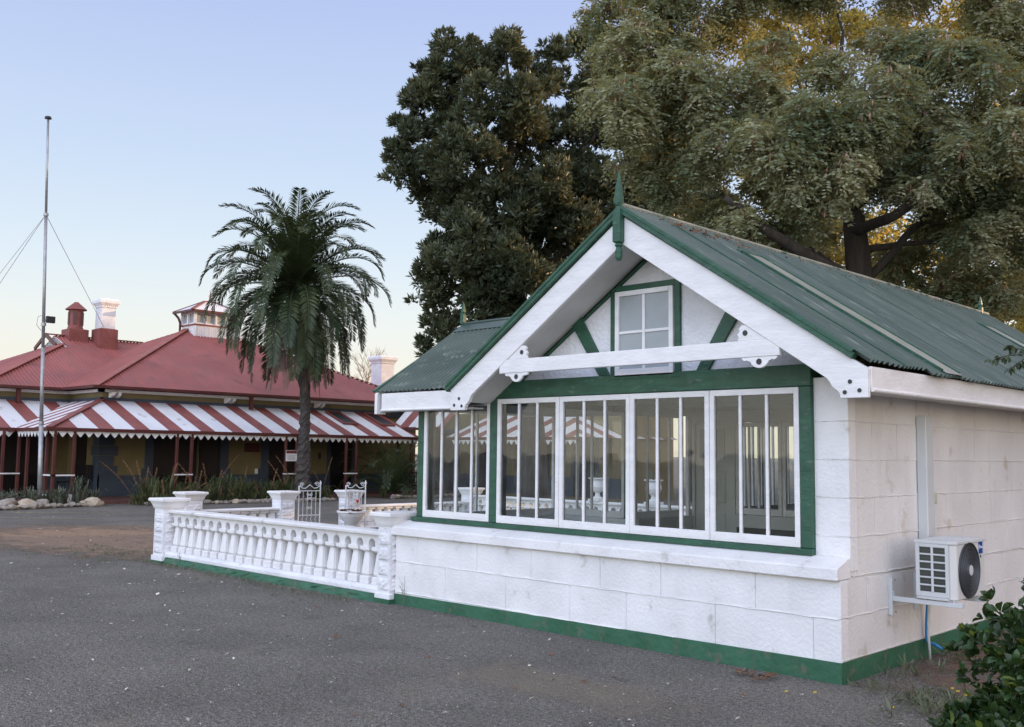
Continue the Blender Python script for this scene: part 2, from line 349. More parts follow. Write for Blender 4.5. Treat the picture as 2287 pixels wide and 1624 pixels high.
# ------------------------------------------------------------------ ground
def at(u, v, D):
    """a world point D metres in front of the camera towards a place in the 2287 px wide photograph (used for tree crowns only)"""
    a, b = u - 1143.5, v - 812; c, s = math.cos(ROLL), math.sin(ROLL)
    x, y = a * c + b * s, -a * s + b * c
    m = Matrix.Rotation(YAW, 3, 'Z') @ Matrix.Rotation(math.pi / 2 + PITCH, 3, 'X')
    return CAM + m @ Vector((x / 2226.66 * D, -y / 2226.66 * D, -D))

g = MB(); g.face([(-600, -400, 0), (500, -400, 0), (500, 900, 0), (-600, 900, 0)])
tag(g.build('ground', M_asph), kind='structure')
def sheet(name, poly, z, m, kind='structure', wob=0):
    b = MB(); b.face([(x + rnd.uniform(-wob, wob), y + rnd.uniform(-wob, wob), z) for x, y in poly]); return tag(b.build(name, m), kind=kind)
def ell(cx, cy, rx, ry, n=28): return [(cx + rx * math.cos(2 * math.pi * i / n), cy + ry * math.sin(2 * math.pi * i / n)) for i in range(n)]
sheet('soil_patch', ell(-14.6, 1.0, 5.4, 3.0), .004, patchmat('brown_soil_patch', (.26, .175, .12), (.21, .145, .10), (-14.6, 1.0), (4.9, 2.7)))
sheet('soil_patch', ell(-1.35, -1.55, 1.8, .9), .004, patchmat('pale_dust_patch', (.32, .27, .20), (.25, .21, .16), (-1.35, -1.55), (1.35, .5), .35))
sheet('soil_strip', [(-.3, -.6), (2.6, -1.2), (4, 2), (4, 10), (-.3, 10)], .008, patchmat('brown_soil_strip', (.20, .12, .08), (.14, .085, .055), (.9, 4.2), (1.5, 5.0)))
sheet('soil_patch', ell(-26.5, 20, 5, 3), .004, patchmat('dark_leaf_soil', (.07, .05, .035), (.05, .035, .025), (-26.5, 20), (5, 3)))
for a, b in (((-21.6, 1.2), (-20.0, 3.0)), ((-23.3, 2.3), (-21.6, 4.2))):
    d = Vector((b[0] - a[0], b[1] - a[1])).normalized() * .06
    sheet('road_marking', [(a[0] - d.y, a[1] + d.x), (a[0] + d.y, a[1] - d.x), (b[0] + d.y, b[1] - d.x), (b[0] - d.y, b[1] + d.x)], .006, M_line)

# ------------------------------------------------------------------ builders shared by the buildings
def corr(name, O, U, V, u0, u1, lo, hi, wave, amp, mats, parent, spw=6, stripe=None, thick=.0):
    """corrugated sheet: U along the eave, V up the slope, lo/hi give the sheet's reach at each u"""
    O, U, V = Vector(O), Vector(U).normalized(), Vector(V).normalized(); Nn = U.cross(V)
    if Nn.z < 0: Nn = -Nn
    k = max(2, int((u1 - u0) / wave * spw)); b = MB(); vs = []; fs = []; mi = []
    for i in range(k + 1):
        u = u0 + (u1 - u0) * i / k; a, c = lo(u), hi(u)
        if c < a: c = a
        off = Nn * amp * math.cos(2 * math.pi * u / wave)
        vs += [O + U * u + V * a + off, O + U * u + V * c + off]
    for i in range(k):
        fs.append((2 * i, 2 * i + 2, 2 * i + 3, 2 * i + 1) if U.cross(V).z > 0 else (2 * i, 2 * i + 1, 2 * i + 3, 2 * i + 2))
        u = u0 + (u1 - u0) * (i + .5) / k; mi.append(0 if stripe is None else (1 if stripe(u) else 0))
    b.v = [tuple(p) for p in vs]; b.f = fs; b.m = mi
    o = b.build(name, mats, parent)
    if thick:
        sm = o.modifiers.new('thickness', 'SOLIDIFY'); sm.thickness = thick; sm.offset = -1
    return o

def window(parent, name, axis, c, a0, a1, z0, z1, cols, rows=1, th=.045, fm=None, st=.045, top=.05, bot=.075, mul=.026, gm=None, label=None, hb=.026):
    fm = fm or M_wood; gm = gm or M_glass; b = MB(); c0, c1 = c - th / 2, c + th / 2
    def bx(p0, p1, q0, q1, e=0):
        if axis == 'y': b.box(p0, p1, c0 + e, c1 - e, q0, q1)
        else: b.box(c0 + e, c1 - e, p0, p1, q0, q1)
    bx(a0, a0 + st, z0, z1); bx(a1 - st, a1, z0, z1); bx(a0 + st, a1 - st, z0, z0 + bot); bx(a0 + st, a1 - st, z1 - top, z1)
    wd = (a1 - a0 - 2 * st)
    for i in range(1, cols):
        x = a0 + st + wd * i / cols; bx(x - mul / 2, x + mul / 2, z0 + bot, z1 - top, .006)
    for j in range(1, rows):
        z = z0 + bot + (z1 - z0 - bot - top) * j / rows; bx(a0 + st, a1 - st, z - hb / 2, z + hb / 2, .008)
    o = b.build(name, fm, parent, bevel=.003)
    if label: o['label'] = label
    gl = MB()
    if axis == 'y': gl.face([(a0 + st, c, z0 + bot), (a1 - st, c, z0 + bot), (a1 - st, c, z1 - top), (a0 + st, c, z1 - top)])
    else: gl.face([(c, a0 + st, z0 + bot), (c, a1 - st, z0 + bot), (c, a1 - st, z1 - top), (c, a0 + st, z1 - top)])
    gl.build('glass', gm, o)
    return o

def blocks(b, axis, c, sgn, a0, a1, zs, ln, depth=.12, gap=.005, jit=.004, edge_proud=0):
    """rows of painted blocks whose outer faces lie near plane c, outward direction sgn"""
    for k in range(len(zs) - 1):
        x = a0; off = ln * (.5 if k % 2 else 1.0) * rnd.uniform(.8, 1.2)
        first = True
        while x < a1 - 1e-6:
            l = off if first else ln * rnd.uniform(.8, 1.2); first = False
            x2 = min(a1, x + l)
            if a1 - x2 < ln * .25: x2 = a1
            f = c - sgn * rnd.uniform(0, jit); g0 = gap / 2
            xa = x + (g0 if x > a0 else 0); xb = x2 - (g0 if x2 < a1 else 0)
            if axis == 'y': b.box(xa, xb, f, c - sgn * depth, zs[k] + g0, zs[k + 1] - g0)
            else: b.box(f, c - sgn * depth, xa, xb, zs[k] + g0, zs[k + 1] - g0)
            x = x2
def bead(b, axis, c, a0, a1, z, r=.0058):
    n = max(3, int((a1 - a0) / .12)); pts = []
    for i in range(n + 1):
        a = a0 + (a1 - a0) * i / n; zz = z + rnd.uniform(-.004, .004)
        pts.append((a, c, zz) if axis == 'y' else (c, a, zz))
    b.tube(pts, [r * rnd.uniform(.6, 1.3) for _ in pts], 6)

# ------------------------------------------------------------------ the white and green conservatory
W = empty('conservatory', (-2.5, 3, 0), 'white blockwork garden room with dark green timber trim and corrugated green gable roof', 'building')
ZS = [.16, .472, .763, 1.054, 1.347, 1.635, 1.928, 2.26]
CX, SL = -1.825, .658          # gable centre and slope
LEN = 8.25
b = MB()       # masonry
b.box(-5.16, -.13, .013, .15, .0, .745)                 # core of the front dwarf wall
blocks(b, 'y', 0, -1, -5.17, 0.0, [.11, .462, .742], .78, depth=.12, gap=.003, jit=.0015)
# right wall
b.build('wall', M_white, W, bevel=.004); b = MB()
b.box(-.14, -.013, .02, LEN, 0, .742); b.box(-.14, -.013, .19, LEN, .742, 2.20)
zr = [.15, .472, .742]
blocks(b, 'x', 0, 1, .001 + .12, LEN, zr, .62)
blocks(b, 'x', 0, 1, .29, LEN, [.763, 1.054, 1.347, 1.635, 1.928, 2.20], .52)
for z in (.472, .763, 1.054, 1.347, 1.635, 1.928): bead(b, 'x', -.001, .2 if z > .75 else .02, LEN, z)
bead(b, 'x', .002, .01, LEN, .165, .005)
sw = b.build('wall', M_sidewall, W, bevel=.004); sw['label'] = 'stained block side wall'; b = MB()
# pier beside the glazing
blocks(b, 'y', .17, -1, -.28, 0, [.80, 1.054, 1.347, 1.635, 1.928, 2.27], 3.0, depth=.12)
for z in (.472,): bead(b, 'y', -.001, -5.15, -.02, z - .01)
bead(b, 'y', -.003, -5.15, -.02, .135, .006)
for z in (1.054, 1.347, 1.635, 1.928): bead(b, 'y', .171, -.28, 0, z, .004)
# other walls of the wing and the nave
b.box(-5.0, -4.88, .19, 2.45, 0, .90); b.box(-4.88, -3.86, 2.33, 2.45, 0, .90); b.box(-3.86, -3.74, 2.33, LEN, 0, .90)
b.box(-5.0, -4.88, .19, 2.45, 2.17, 2.34); b.box(-4.88, -3.86, 2.33, 2.45, 2.17, 2.34); b.box(-3.86, -3.74, 2.33, LEN, 2.17, 2.34)
b.box(-3.86, -3.74, 7.3, LEN, .90, 2.17); b.box(-3.74, -.14, LEN - .12, LEN, 0, 2.34)
b.prism([(-3.74, 2.341), (-.141, 2.341), (CX, 3.50)], 'y', LEN - .12, LEN)
b.build('wall', M_white, W, bevel=.004)
b = MB(); b.box(-5.00, -.28, .165, .30, .76, .90); b.build('window_base', M_white, W)
# gable wall
b = MB(); zt = 3.455
b.prism([(-3.46, 2.377), (-.19, 2.377), (CX, zt)], 'y', .172, .30); b.build('gable_wall', M_stucco, W)
# plinth
b = MB(); b.prism([(-5.172, -.02), (.006, -.02), (.006, .155), (-5.172, .112)], 'y', -.010, .02)
b.prism([(.021, -.02), (LEN, -.02), (LEN, .145), (.021, .156)], 'x', -.02, .008)
b.build('plinth', M_greenp, W, bevel=.003)
# sloping cement sill
b = MB(); n = 24
for i in range(n):
    x0, x1 = -5.20 + 5.20 * i / n, -5.20 + 5.20 * (i + 1) / n
    b.prism([(-.052, .745), (.17, .745), (.17, .902), (.125, .900), (-.05, .837)], 'x', x0, x1)
b = MB(); b.prism([(-.052, .745), (.168, .745), (.168, .903), (.125, .900), (-.05, .837)], 'x', -5.20, 0.001); b.build('sill', M_white, W, bevel=.008)
# dark green framing round the glazing
b = MB()
b.box(-5.04, -.275, .095, .168, .900, .948)
b.box(-3.90, -.28, .125, .30, 2.203, 2.376); b.box(-5.0, -3.90, .14, .29, 2.20, 2.30)
b.box(-4.995, -4.90, .135, .28, .949, 2.20); b.box(-3.855, -3.745, .130, .28, .949, 2.203); b.box(-.385, -.28, .130, .28, .949, 2.203)
b.box(-5.0, -4.90, 2.35, 2.46, .9, 2.2); b.box(-3.86, -3.76, 2.35, 2.46, .9, 2.2)
b.build('window_surround', M_green, W, bevel=.006)
# half timbering of the gable
b = MB(); y0, y1 = .142, .170
b.box(-2.287, -2.226, y0, y1, 2.377, zt - SL * (CX + 2.287) * -1 - SL * .92 + .30 if False else 3.13); b.box(-2.287, -2.226, y0 + .001, y1, 3.13, zt - SL * .462)
b.box(-1.573, -1.512, y0, y1, 2.377, zt - SL * .313)
b.box(-2.226, -1.573, y0 + .003, y1, 3.142, 3.195); b.box(-2.30, -1.50, y0 - .02, y1, 2.33, 2.352)
for s in (-1, 1):
    b.prism([(CX + s * 1.01, 2.985), (CX + s * .885, 2.985 + .07), (CX + s * .475, 2.377), (CX + s * .60, 2.377)], 'y', y0 + .002, y1)
for s in (-1, 1):   # trim under the soffit
    b.bar((CX + s * 1.66, .158, zt - SL * 1.66 - .012), (CX, .158, zt - .012), .024, .03, up=(0, 1, 0))
b.build('half_timbering', M_green, W, bevel=.004)
window(W, 'gable_window', 'y', .145, -2.222, -1.577, 2.354, 3.138, 2, 2, th=.04, gm=M_frost, st=.045, top=.045, bot=.07, mul=.03, label='four dusty grey panes in a white sash up in the gable')
# sashes of the front
for (x0, x1, c, y) in ((-3.742, -2.902, 3, .150), (-2.898, -2.052, 3, .153), (-2.048, -1.212, 3, .150), (-1.208, -.388, 3, .153)):
    window(W, 'window', 'y', y, x0, x1, .952, 2.198, c)
window(W, 'window', 'y', .160, -4.895, -3.86, .952, 2.19, 4)
window(W, 'window', 'x', -4.94, .285, 1.36, .905, 2.165, 3); window(W, 'window', 'x', -4.94, 1.37, 2.345, .905, 2.165, 3)
window(W, 'window', 'y', 2.39, -4.895, -3.865, .905, 2.165, 4)
window(W, 'window', 'x', -3.80, 2.47, 3.45, .905, 2.165, 4); window(W, 'window', 'x', -3.80, 3.56, 4.45, .905, 2.165, 4); window(W, 'window', 'x', -3.80, 4.48, 5.38, .905, 2.165, 4); window(W, 'window', 'x', -3.80, 5.42, 6.34, .905, 2.165, 4); window(W, 'window', 'x', -3.80, 6.36, 7.28, .905, 2.165, 4)  # windows past the partition are added to brighten the rear room
# inside: floor, ceiling with tie beams, partition with a door
b = MB(); b.box(-4.87, -.15, .02, LEN - .13, .02, .10); b.build('floor', M_floorin, W)
b = MB(); b.box(-3.80, -.02, .32, LEN - .13, 2.30, 2.33); b.box(-4.87, -3.8, .31, 2.32, 2.28, 2.31)
for y in (.9, 1.7, 2.5): b.box(-3.73, -.15, y, y + .09, 2.20, 2.297)
b.build('ceiling', M_inner, W)
b = MB()
b.box(-3.738, -3.70, 3.58, 3.66, .1, 2.2); b.box(-3.20, -3.12, 3.58, 3.66, .1, 2.2); b.box(-3.70, -3.20, 3.58, 3.66, 2.06, 2.2)
b.box(-3.12, -.15, 3.58, 3.66, .1, .95); b.box(-3.12, -.15, 3.58, 3.66, 2.06, 2.2); b.box(-1.9, -.15, 3.58, 3.66, .95, 2.06)
b.box(-.16, -.145, .31, 3.57, .11, 2.28); b.box(-3.738, -.16, .301, .32, .1, .93)
b.box(-3.739, -3.72, 2.46, 3.57, .1, .9)
b.build('partition', M_inner, W)
b = MB(); b.box(-.172, -.161, .33, 3.56, .101, .80); b.box(-3.09, -.18, 3.565, 3.579, .101, .80); b.build('dado', M_dado, W)
b = MB(); b.box(-3.70, -3.20, 3.60, 3.64, .102, 2.058)
for z0, z1 in ((.25, .95), (1.08, 1.5)):
    for x0 in (-3.64, -3.43): b.box(x0, x0 + .17, 3.59, 3.6, z0, z1)
dr = b.build('door', M_inner, W, bevel=.004)
b = MB(); b.box(-3.63, -3.27, 3.588, 3.599, 1.62, 1.98); b.build('pane', M_frost, dr)
window(W, 'window', 'y', 3.62, -3.118, -2.5, .955, 2.055, 4); window(W, 'window', 'y', 3.62, -2.49, -1.902, .955, 2.055, 4)

# roof
th = math.atan(.665); cs, sn = math.cos(th), math.sin(th); SLEN = 2.235 / cs
rf = corr('roof', (.41, -.30, 2.318), (0, 1, 0), (-cs, 0, sn), 0, LEN + .55, lambda u: (-.03 if u > 1.0 else 0.02) + .012 * math.sin(u * 9) * (u < 2), lambda u: SLEN, .076, .014, M_roofg, W, 8, thick=.002)
rf['label'] = 'right slope of corrugated steel with a lifted front corner'
corr('roof', (-4.06, -.30, 2.318), (0, 1, 0), (cs, 0, sn), 0, LEN + .55, lambda u: 0, lambda u: SLEN, .076, .009, M_roofg, W, 6, thick=.002)
# left wing roof: front and back slopes
RY = 1.27; WX = -5.52
hl = (RY + .07) / cs
corr('roof', (WX, -.075, 2.322), (1, 0, 0), (0, cs, sn), 0.0, 3.2, lambda u: 0 if u < 1.50 else (u - 1.50) / cs, lambda u: hl, .076, .009, M_roofg, W, 8, thick=.002)
corr('roof', (WX, 2.62, 2.322), (1, 0, 0), (0, -cs, sn), 0.0, 3.2, lambda u: 0 if u < 1.50 else (u - 1.50) / cs, lambda u: hl, .076, .009, M_roofg, W, 6, thick=.002)
b = MB()       # ridge caps
zr_ = 3.812
for s in (-1, 1):
    b.bar((CX + s * .085, -.31, zr_ - .058 - .004), (CX + s * .085, LEN + .28, zr_ - .058), .22, .006, up=(s * sn, 0, cs))
b.tube([(CX, -.31, zr_ + .006), (CX, LEN + .28, zr_ + .006)], .022, 8)
b.build('ridge_cap', M_ridge, W); b = MB()
zw = 2.322 + (RY + .07) * .665 + .01
for s in (-1, 1): b.bar((WX - .01, RY + s * .085, zw - .052), (-3.3, RY + s * .085, zw - .052), .19, .006, up=(0, s * sn, cs))
b.tube([(WX - .01, RY, zw + .008), (-3.3, RY, zw + .008)], .022, 8)
b.build('ridge_cap', M_roofg, W)
# translucent strips with their battens
def strip(y0, y1, v0, v1):
    o3 = .019; O = Vector((.41, 0, 2.321)); V = Vector((-cs, 0, sn)); Nn = Vector((sn, 0, cs)); b = MB()
    p = lambda y, v, o: O + V * v + Nn * o + Vector((0, y, 0))
    b.add([p(y0, v0, o3), p(y1, v0, o3), p(y1, v1, o3), p(y0, v1, o3), p(y0, v0, o3 - .004), p(y1, v0, o3 - .004), p(y1, v1, o3 - .004), p(y0, v1, o3 - .004)],
          [(0, 1, 2, 3), (7, 6, 5, 4), (0, 4, 5, 1), (1, 5, 6, 2), (2, 6, 7, 3), (3, 7, 4, 0)])
    s = b.build('skylight', M_skyl, W); c = MB()
    for y in (y0 - .012, y1 + .012): c.bar(p(y, v0 + .04, .014), p(y, v1, .014), .03, .03, up=Nn)
    c.bar(p(y0 - .05, v1 + .01, .012), p(y1 + .05, v1 + .01, .012), .05, .02, up=Nn)
    c.build('batten', M_green, s)
strip(.98, 1.30, -.02, 2.18); strip(6.3, 6.75, -.02, 1.9)
b = MB()       # lap joints, repainted darker
for y in (.30, 2.02, 3.4, 4.3, 5.4):
    O = Vector((.41, y, 2.318)); V = Vector((-cs, 0, sn)); Nn = Vector((sn, 0, cs))
    b = MB(); b.bar(O + Nn * .010, O + V * (SLEN - .15) + Nn * .010, .018, .008, up=Nn); b.build('lap_joint', M_green, W)
# verge flashing, barge boards, tie beam
b = MB()
for s in (-1, 1):
    x1 = CX + s * (2.10 if s > 0 else 2.235)
    Nn = Vector((s * sn, 0, cs)); a = Vector((CX, -.27, 3.765)); e = Vector((x1, -.27, 3.765 - .665 * abs(x1 - CX)))
    b.bar(a, e, .075, .045, up=Nn); b.bar(a + Vector((0, -.03, .035)), e + Vector((0, -.03, .035)), .03, .03, up=Nn)
    b.build('verge_flashing', M_green, W, bevel=.004); b = MB()
b.bar((WX - .005, -.075, 2.325), (WX - .005, RY, zw - .05), .05, .03, up=(0, -sn, cs)); b.bar((WX - .005, 2.62, 2.325), (WX - .005, RY, zw - .05), .05, .03, up=(0, sn, cs))
b.build('verge_flashing', M_green, W, bevel=.004)
def foot(s):
    p = []
    for x, z in ((0, 3.722), (2.19, 2.281), (2.19, 2.073), (1.985, 2.073), (1.98, 2.10), (1.965, 2.125), (1.94, 2.142), (1.92, 2.16), (1.905, 2.19), (1.88, 2.222), (0, 3.472)):
        p.append((CX + s * x, z))
    return p
for s in (-1, 1):
    b = MB(); b.prism(foot(s), 'y', -.272, -.228)
    bo = b.build('barge_board', M_wood, W, bevel=.004)
    h = MB()
    for dx, dz in ((2.06, 2.19), (2.02, 2.115), (2.13, 2.125)):
        h.lathe([(.016, 0), (.016, .004)], n=12); nn = 24
        for k in range(len(h.v) - nn, len(h.v)):
            x, y, z = h.v[k]; h.v[k] = (CX + s * dx + x, -.2725 - z, dz + y)
    h.build('drilled_hole', M_dark, bo)
b = MB(); b.box(-3.325, -.325, -.268, -.225, 2.412, 2.543); b.build('tie_beam', M_wood, W, bevel=.005)
def fret(cx, cz, s, up):
    """scalloped fretwork bracket: half disc with two small lobes and a round hole"""
    b = MB(); pts = []
    def arc(x, z, r, a0, a1, n):
        for i in range(n + 1):
            a = R(a0 + (a1 - a0) * i / n); pts.append((x + r * math.cos(a), z + r * math.sin(a) * up))
    arc(-.125, 0, .03, 180, 300, 4); arc(0, 0, .088, 205, 335, 10); arc(.125, 0, .03, 240, 360, 4)
    poly = [(cx + s * x, cz + z) for x, z in pts]
    b.prism(poly, 'y', -.262, -.234); o = b.build('bracket', M_wood, W, bevel=.003)
    h = MB(); h.lathe([(.024, 0), (.024, .003)], n=14)
    h.v = [(cx + x, -.2625 - z, cz - up * .035 * 1 + y) if False else (cx + x, -.2625 - z, cz - .038 * up * (1 if up > 0 else 1) + y) for x, y, z in h.v]
    h.build('round_hole', M_dark, o)
fret(-.50, 2.413, 1, 1); fret(-3.10, 2.413, -1, 1)
for s, cx in ((1, -.62), (-1, -3.03)):      # upright fretwork above the tie beam
    b = MB(); pts = [(0, 0), (-.17, 0), (-.16, .03), (-.175, .055), (-.15, .075), (-.16, .10), (-.13, .125), (-.10, .12), (-.08, .15), (-.04, .16), (0, .10), (.06, .06), (.13, .0)]
    b.prism([(cx + s * x + s * .10, 2.544 + z) for x, z in pts], 'y', -.262, -.234); o = b.build('bracket', M_wood, W, bevel=.003)
    h = MB(); h.lathe([(.022, 0), (.022, .003)], n=14); h.v = [(cx + s * .0 + x, -.2625 - z, 2.544 + .06 + y) for x, y, z in h.v]; h.build('round_hole', M_dark, o)
# soffits and ceilings of the overhang
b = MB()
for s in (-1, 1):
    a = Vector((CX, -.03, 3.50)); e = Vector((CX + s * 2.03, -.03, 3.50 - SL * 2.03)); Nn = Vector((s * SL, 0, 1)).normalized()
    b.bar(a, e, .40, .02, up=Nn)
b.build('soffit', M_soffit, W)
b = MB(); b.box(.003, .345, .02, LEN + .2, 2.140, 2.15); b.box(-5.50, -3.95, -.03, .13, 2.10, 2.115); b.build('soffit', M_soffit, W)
b = MB(); b.box(.345, .375, -.225, LEN + .2, 2.132, 2.295); b.tube([(.378, -.225, 2.128), (.378, LEN + .2, 2.128)], .016, 8); b.build('fascia', M_wood, W, bevel=.003)
b = MB(); b.box(.21, .235, .02, LEN + .1, 2.151, 2.43); b.box(-3.885, -3.862, .32, LEN + .1, 2.151, 2.43); b.build('gap_board', M_bark, W)  # added dark boards block the light showing through the gap under the roof
b = MB(); b.box(-5.40, -4.02, -.065, -.035, 2.118, 2.30); b.tube([(-5.40, -.068, 2.112), (-4.02, -.068, 2.112)], .014, 8)
b.prism([(-.085, 2.07), (.04, 2.07), (.08, 2.13), (2.5, 2.13), (2.62, 2.30), (RY, zw - .02), (-.085, 2.30)], 'x', -5.50, -5.455)
b.build('fascia', M_wood, W, bevel=.003)
b = MB(); b.prism([(.19, 2.34), (2.45, 2.34), (RY, zw - .06)], 'x', -5.0, -4.9); b.build('gable_wall', M_stucco, W)
# finials
def finial(x, y, zb, zt2, sc_=1.0):
    b = MB(); h = zt2 - zb
    prof = [(.020, 0), (.030, .03), (.034, .10), (.022, .145), (.034, .16), (.036, .175), (.024, .19), (.040, .205), (.040, .53), (.030, .56), (.026, .60), (.036, .615), (.036, .63), (.034, .64), (.024, .80), (.004, 1.0)]
    b.lathe([(r * sc_, z * h) for r, z in prof[:7]], (x, y, zb), 14); b.lathe([(r * sc_, z * h) for r, z in prof[6:10]], (x, y, zb), 4)
    b.lathe([(r * sc_, z * h) for r, z in prof[9:13]], (x, y, zb), 12); b.lathe([(r * sc_, z * h) for r, z in prof[12:]], (x, y, zb), 4)
    b.build('finial', M_green, W, bevel=.002)
finial(-1.838, -.30, 3.325, 4.12)
finial(WX, RY, 3.16, 3.51, .7); finial(-1.83, 8.25, 3.70, 4.05, .7)
# service trunking and wall box
b = MB(); b.box(.001, .085, 1.41, 1.56, .62, 2.01); b.build('cable_trunking', M_acg, W, bevel=.006)
b = MB(); b.box(.001, .03, 1.66, 1.76, 1.265, 1.36); b.build('junction_box', mat('cream_plastic', (.50, .50, .38), None), W, bevel=.006)

# ------------------------------------------------------------------ air conditioner
A = empty('air_conditioner', (.38, 1.1, .55), 'cream outdoor air conditioner on steel brackets on the right wall', 'air conditioner')
x0, x1, ya, yb, za, zb = .225, .52, .80, 1.455, .575, 1.02
b = MB(); b.box(x0, x1 - .045, ya + .012, yb, za, zb - .02); b.prism([(x1 - .045, ya + .012), (x1, ya + .06), (x1, yb - .02), (x1 - .03, yb)], 'z', za, zb - .021)
b.build('casing', M_ac, A, bevel=.008)
b = MB(); b.prism([(x0 - .012, ya - .004), (x1 - .045, ya - .004), (x1 + .008, ya + .055), (x1 + .008, yb - .01), (x1 - .03, yb + .004), (x0 - .012, yb + .004)], 'z', zb - .022, zb + .002)
for y in (.9, 1.05, 1.2): b.box(x0 + .03, x1 - .05, y, y + .09, zb + .001, zb + .006)
b.build('top_cover', M_acg, A, bevel=.005)
b = MB(); cols_ = [(x0 + .030, x0 + .118), (x0 + .136, x0 + .226)]; nz_ = 6; zc0, zc1 = za + .05, zb - .045; ph = (zc1 - zc0) / nz_
b.box(x0, x0 + .030, ya, ya + .012, za + .02, zb - .022); b.box(x0 + .118, x0 + .136, ya, ya + .012, zc0, zc1); b.box(x0 + .226, x1 - .045, ya, ya + .012, za + .02, zb - .022)
b.box(x0 + .030, x0 + .226, ya, ya + .012, za + .02, zc0 - .001 + .008); b.box(x0 + .030, x0 + .226, ya, ya + .012, zc1 - .004, zb - .022)
for c in cols_:
    for k in range(1, nz_): b.box(c[0], c[1], ya, ya + .012, zc0 + ph * k - .006, zc0 + ph * k + .006)
b.box(x0 + .005, x1 - .05, ya - .004, ya + .012, za, za + .018)
b.build('side_grille', M_acg, A, bevel=.002)
b = MB(); b.box(x0 + .02, x0 + .235, ya + .0085, ya + .0115, zc0, zc1)
b.build('coil', M_fin, A)
b = MB()
for k in range(18): z = zc0 + (zc1 - zc0) * (k + .5) / 18; b.box(x0 + .025, x0 + .23, ya + .0065, ya + .0083, z - .0008, z + .0008)
b.build('coil_fin', mat('dull_fin_metal', (.14, .14, .13), None), A)
# fan
fy, fz, fr = 1.09, .792, .196
b = MB()
def disc(b, xx, r, n=40, r0=0.0):
    for i in range(n):
        a, c = 2 * math.pi * i / n, 2 * math.pi * (i + 1) / n
        P = lambda rr, t: (xx, fy + rr * math.cos(t), fz + rr * math.sin(t))
        if r0 > 0: b.face([P(r0, a), P(r, a), P(r, c), P(r0, c)])
        else: b.face([(xx, fy, fz), P(r, a), P(r, c)])
disc(b, x1 + .002, fr + .008)
b.build('fan_opening', M_dark, A)
b = MB()
def ring(b, r, rt, xx, n=48):
    b.tube([(xx, fy + r * math.cos(2 * math.pi * i / n), fz + r * math.sin(2 * math.pi * i / n)) for i in range(n + 1)], rt, 6, cap=False)
ring(b, fr + .01, .009, x1 + .006)
b.build('fan_rim', mat('charcoal_plastic', (.03, .035, .04), None, rough=.4), A)
b = MB()
for k in range(1, 17): ring(b, fr * k / 17 + .005, .0012 if k % 3 else .0022, x1 + .016 - .006 * (k / 17) ** 2, 40)
for i in range(44):
    a = 2 * math.pi * i / 44; pts = []
    for k in range(7):
        r = .035 + (fr - .03) * k / 6; aa = a + .55 * k / 6; pts.append((x1 + .014 - .006 * (r / fr) ** 2, fy + r * math.cos(aa), fz + r * math.sin(aa)))
    b.tube(pts, .0010, 4, cap=False)
b.build('fan_guard', mat('grey_guard_wire', (.10, .11, .12), None, rough=.35), A)
b = MB(); disc(b, x1 + .02, .04); b.tube([(x1 + .004, fy, fz), (x1 + .0195, fy, fz)], .04, 20); b.build('fan_hub', M_acg, A)
b = MB(); b.box(x1 + .001, x1 + .003, 1.305, 1.385, .905, 1.0); bd = b.build('badge', M_blue, A)
b = MB()
for z in (.72, .755, .79): b.box(x1, x1 + .003, 1.305, 1.37, z, z + .008)
b.build('embossed_slot', M_acg, A, bevel=.001)
b = MB(); b.box(x1 + .001, x1 + .002, 1.33, 1.355, .872, .893); b.build('rating_sticker', M_txtd, A)
def text(name, body, size, loc, rot, m, parent, ext=.0008, align='CENTER', sx=1.0, shear=0):
    c = bpy.data.curves.new(name, 'FONT'); c.body = body; c.size = size; c.extrude = ext; c.align_x = align; c.align_y = 'CENTER'; c.shear = shear
    o = bpy.data.objects.new(name, c); me = None
    col.objects.link(o); bpy.context.view_layer.update()
    me = bpy.data.meshes.new_from_object(o.evaluated_get(bpy.context.evaluated_depsgraph_get())); bpy.data.objects.remove(o)
    me.name = name; o = bpy.data.objects.new(name, me); col.objects.link(o); me.materials.clear(); me.materials.append(m)
    o.parent = parent; o.matrix_parent_inverse = parent.matrix_world.inverted() if parent else Matrix()
    o.location = loc; o.rotation_euler = rot; o.scale = (sx, 1, 1)
    return o
text('lettering', 'Midea', .030, (x1 + .0045, 1.352, .955), (math.pi / 2, 0, math.pi / 2), M_txt, bd, shear=.2)
b = MB(); 
b.tube([(x1 + .0045, 1.322 + .012 * math.cos(t), .957 + .017 * math.sin(t)) for t in [R(60 + 200 * i / 12) for i in range(13)]], [.0007 + .0016 * math.sin(math.pi * i / 12) for i in range(13)], 5)
b.build('emblem', M_txt, bd)
for y in (.83, 1.31):
    b = MB(); b.box(.001, .012, y - .03, y + .025, .42, .71); b.box(.012, .035, y - .03, y - .024, .42, .71); b.box(.012, .03, y + .0, y + .035, .50, .60)
    b.box(.02, .57, y - .02, y + .02, .530, .534 + .032)
    b.build('bracket', M_acg, A, bevel=.002)
b = MB()
for y in (.83, 1.31): b.lathe([(.014, 0), (.010, .012), (.004, .014)], (.50, y, .567), 8)
for y in (.85,):
    for z in (.44, .55, .69): b.tube([(.035, y, z), (.045, y, z)], .008, 6)
b.build('bolt', M_steel, A)
b = MB(); b.tube([(.10, 1.36, .60), (.085, 1.38, .40), (.07, 1.40, .20), (.075, 1.41, .0)], .011, 8); b.build('drain_pipe', M_acg, A, smooth=True)
b = MB(); b.tube([(.07, 1.42, .60), (.045, 1.44, .42), (.03, 1.45, .28), (.03, 1.46, .15), (.05, 1.46, .12), (.09, 1.46, .125), (.15, 1.47, .09)], [.008, .009, .010, .015, .016, .013, .013], 8)
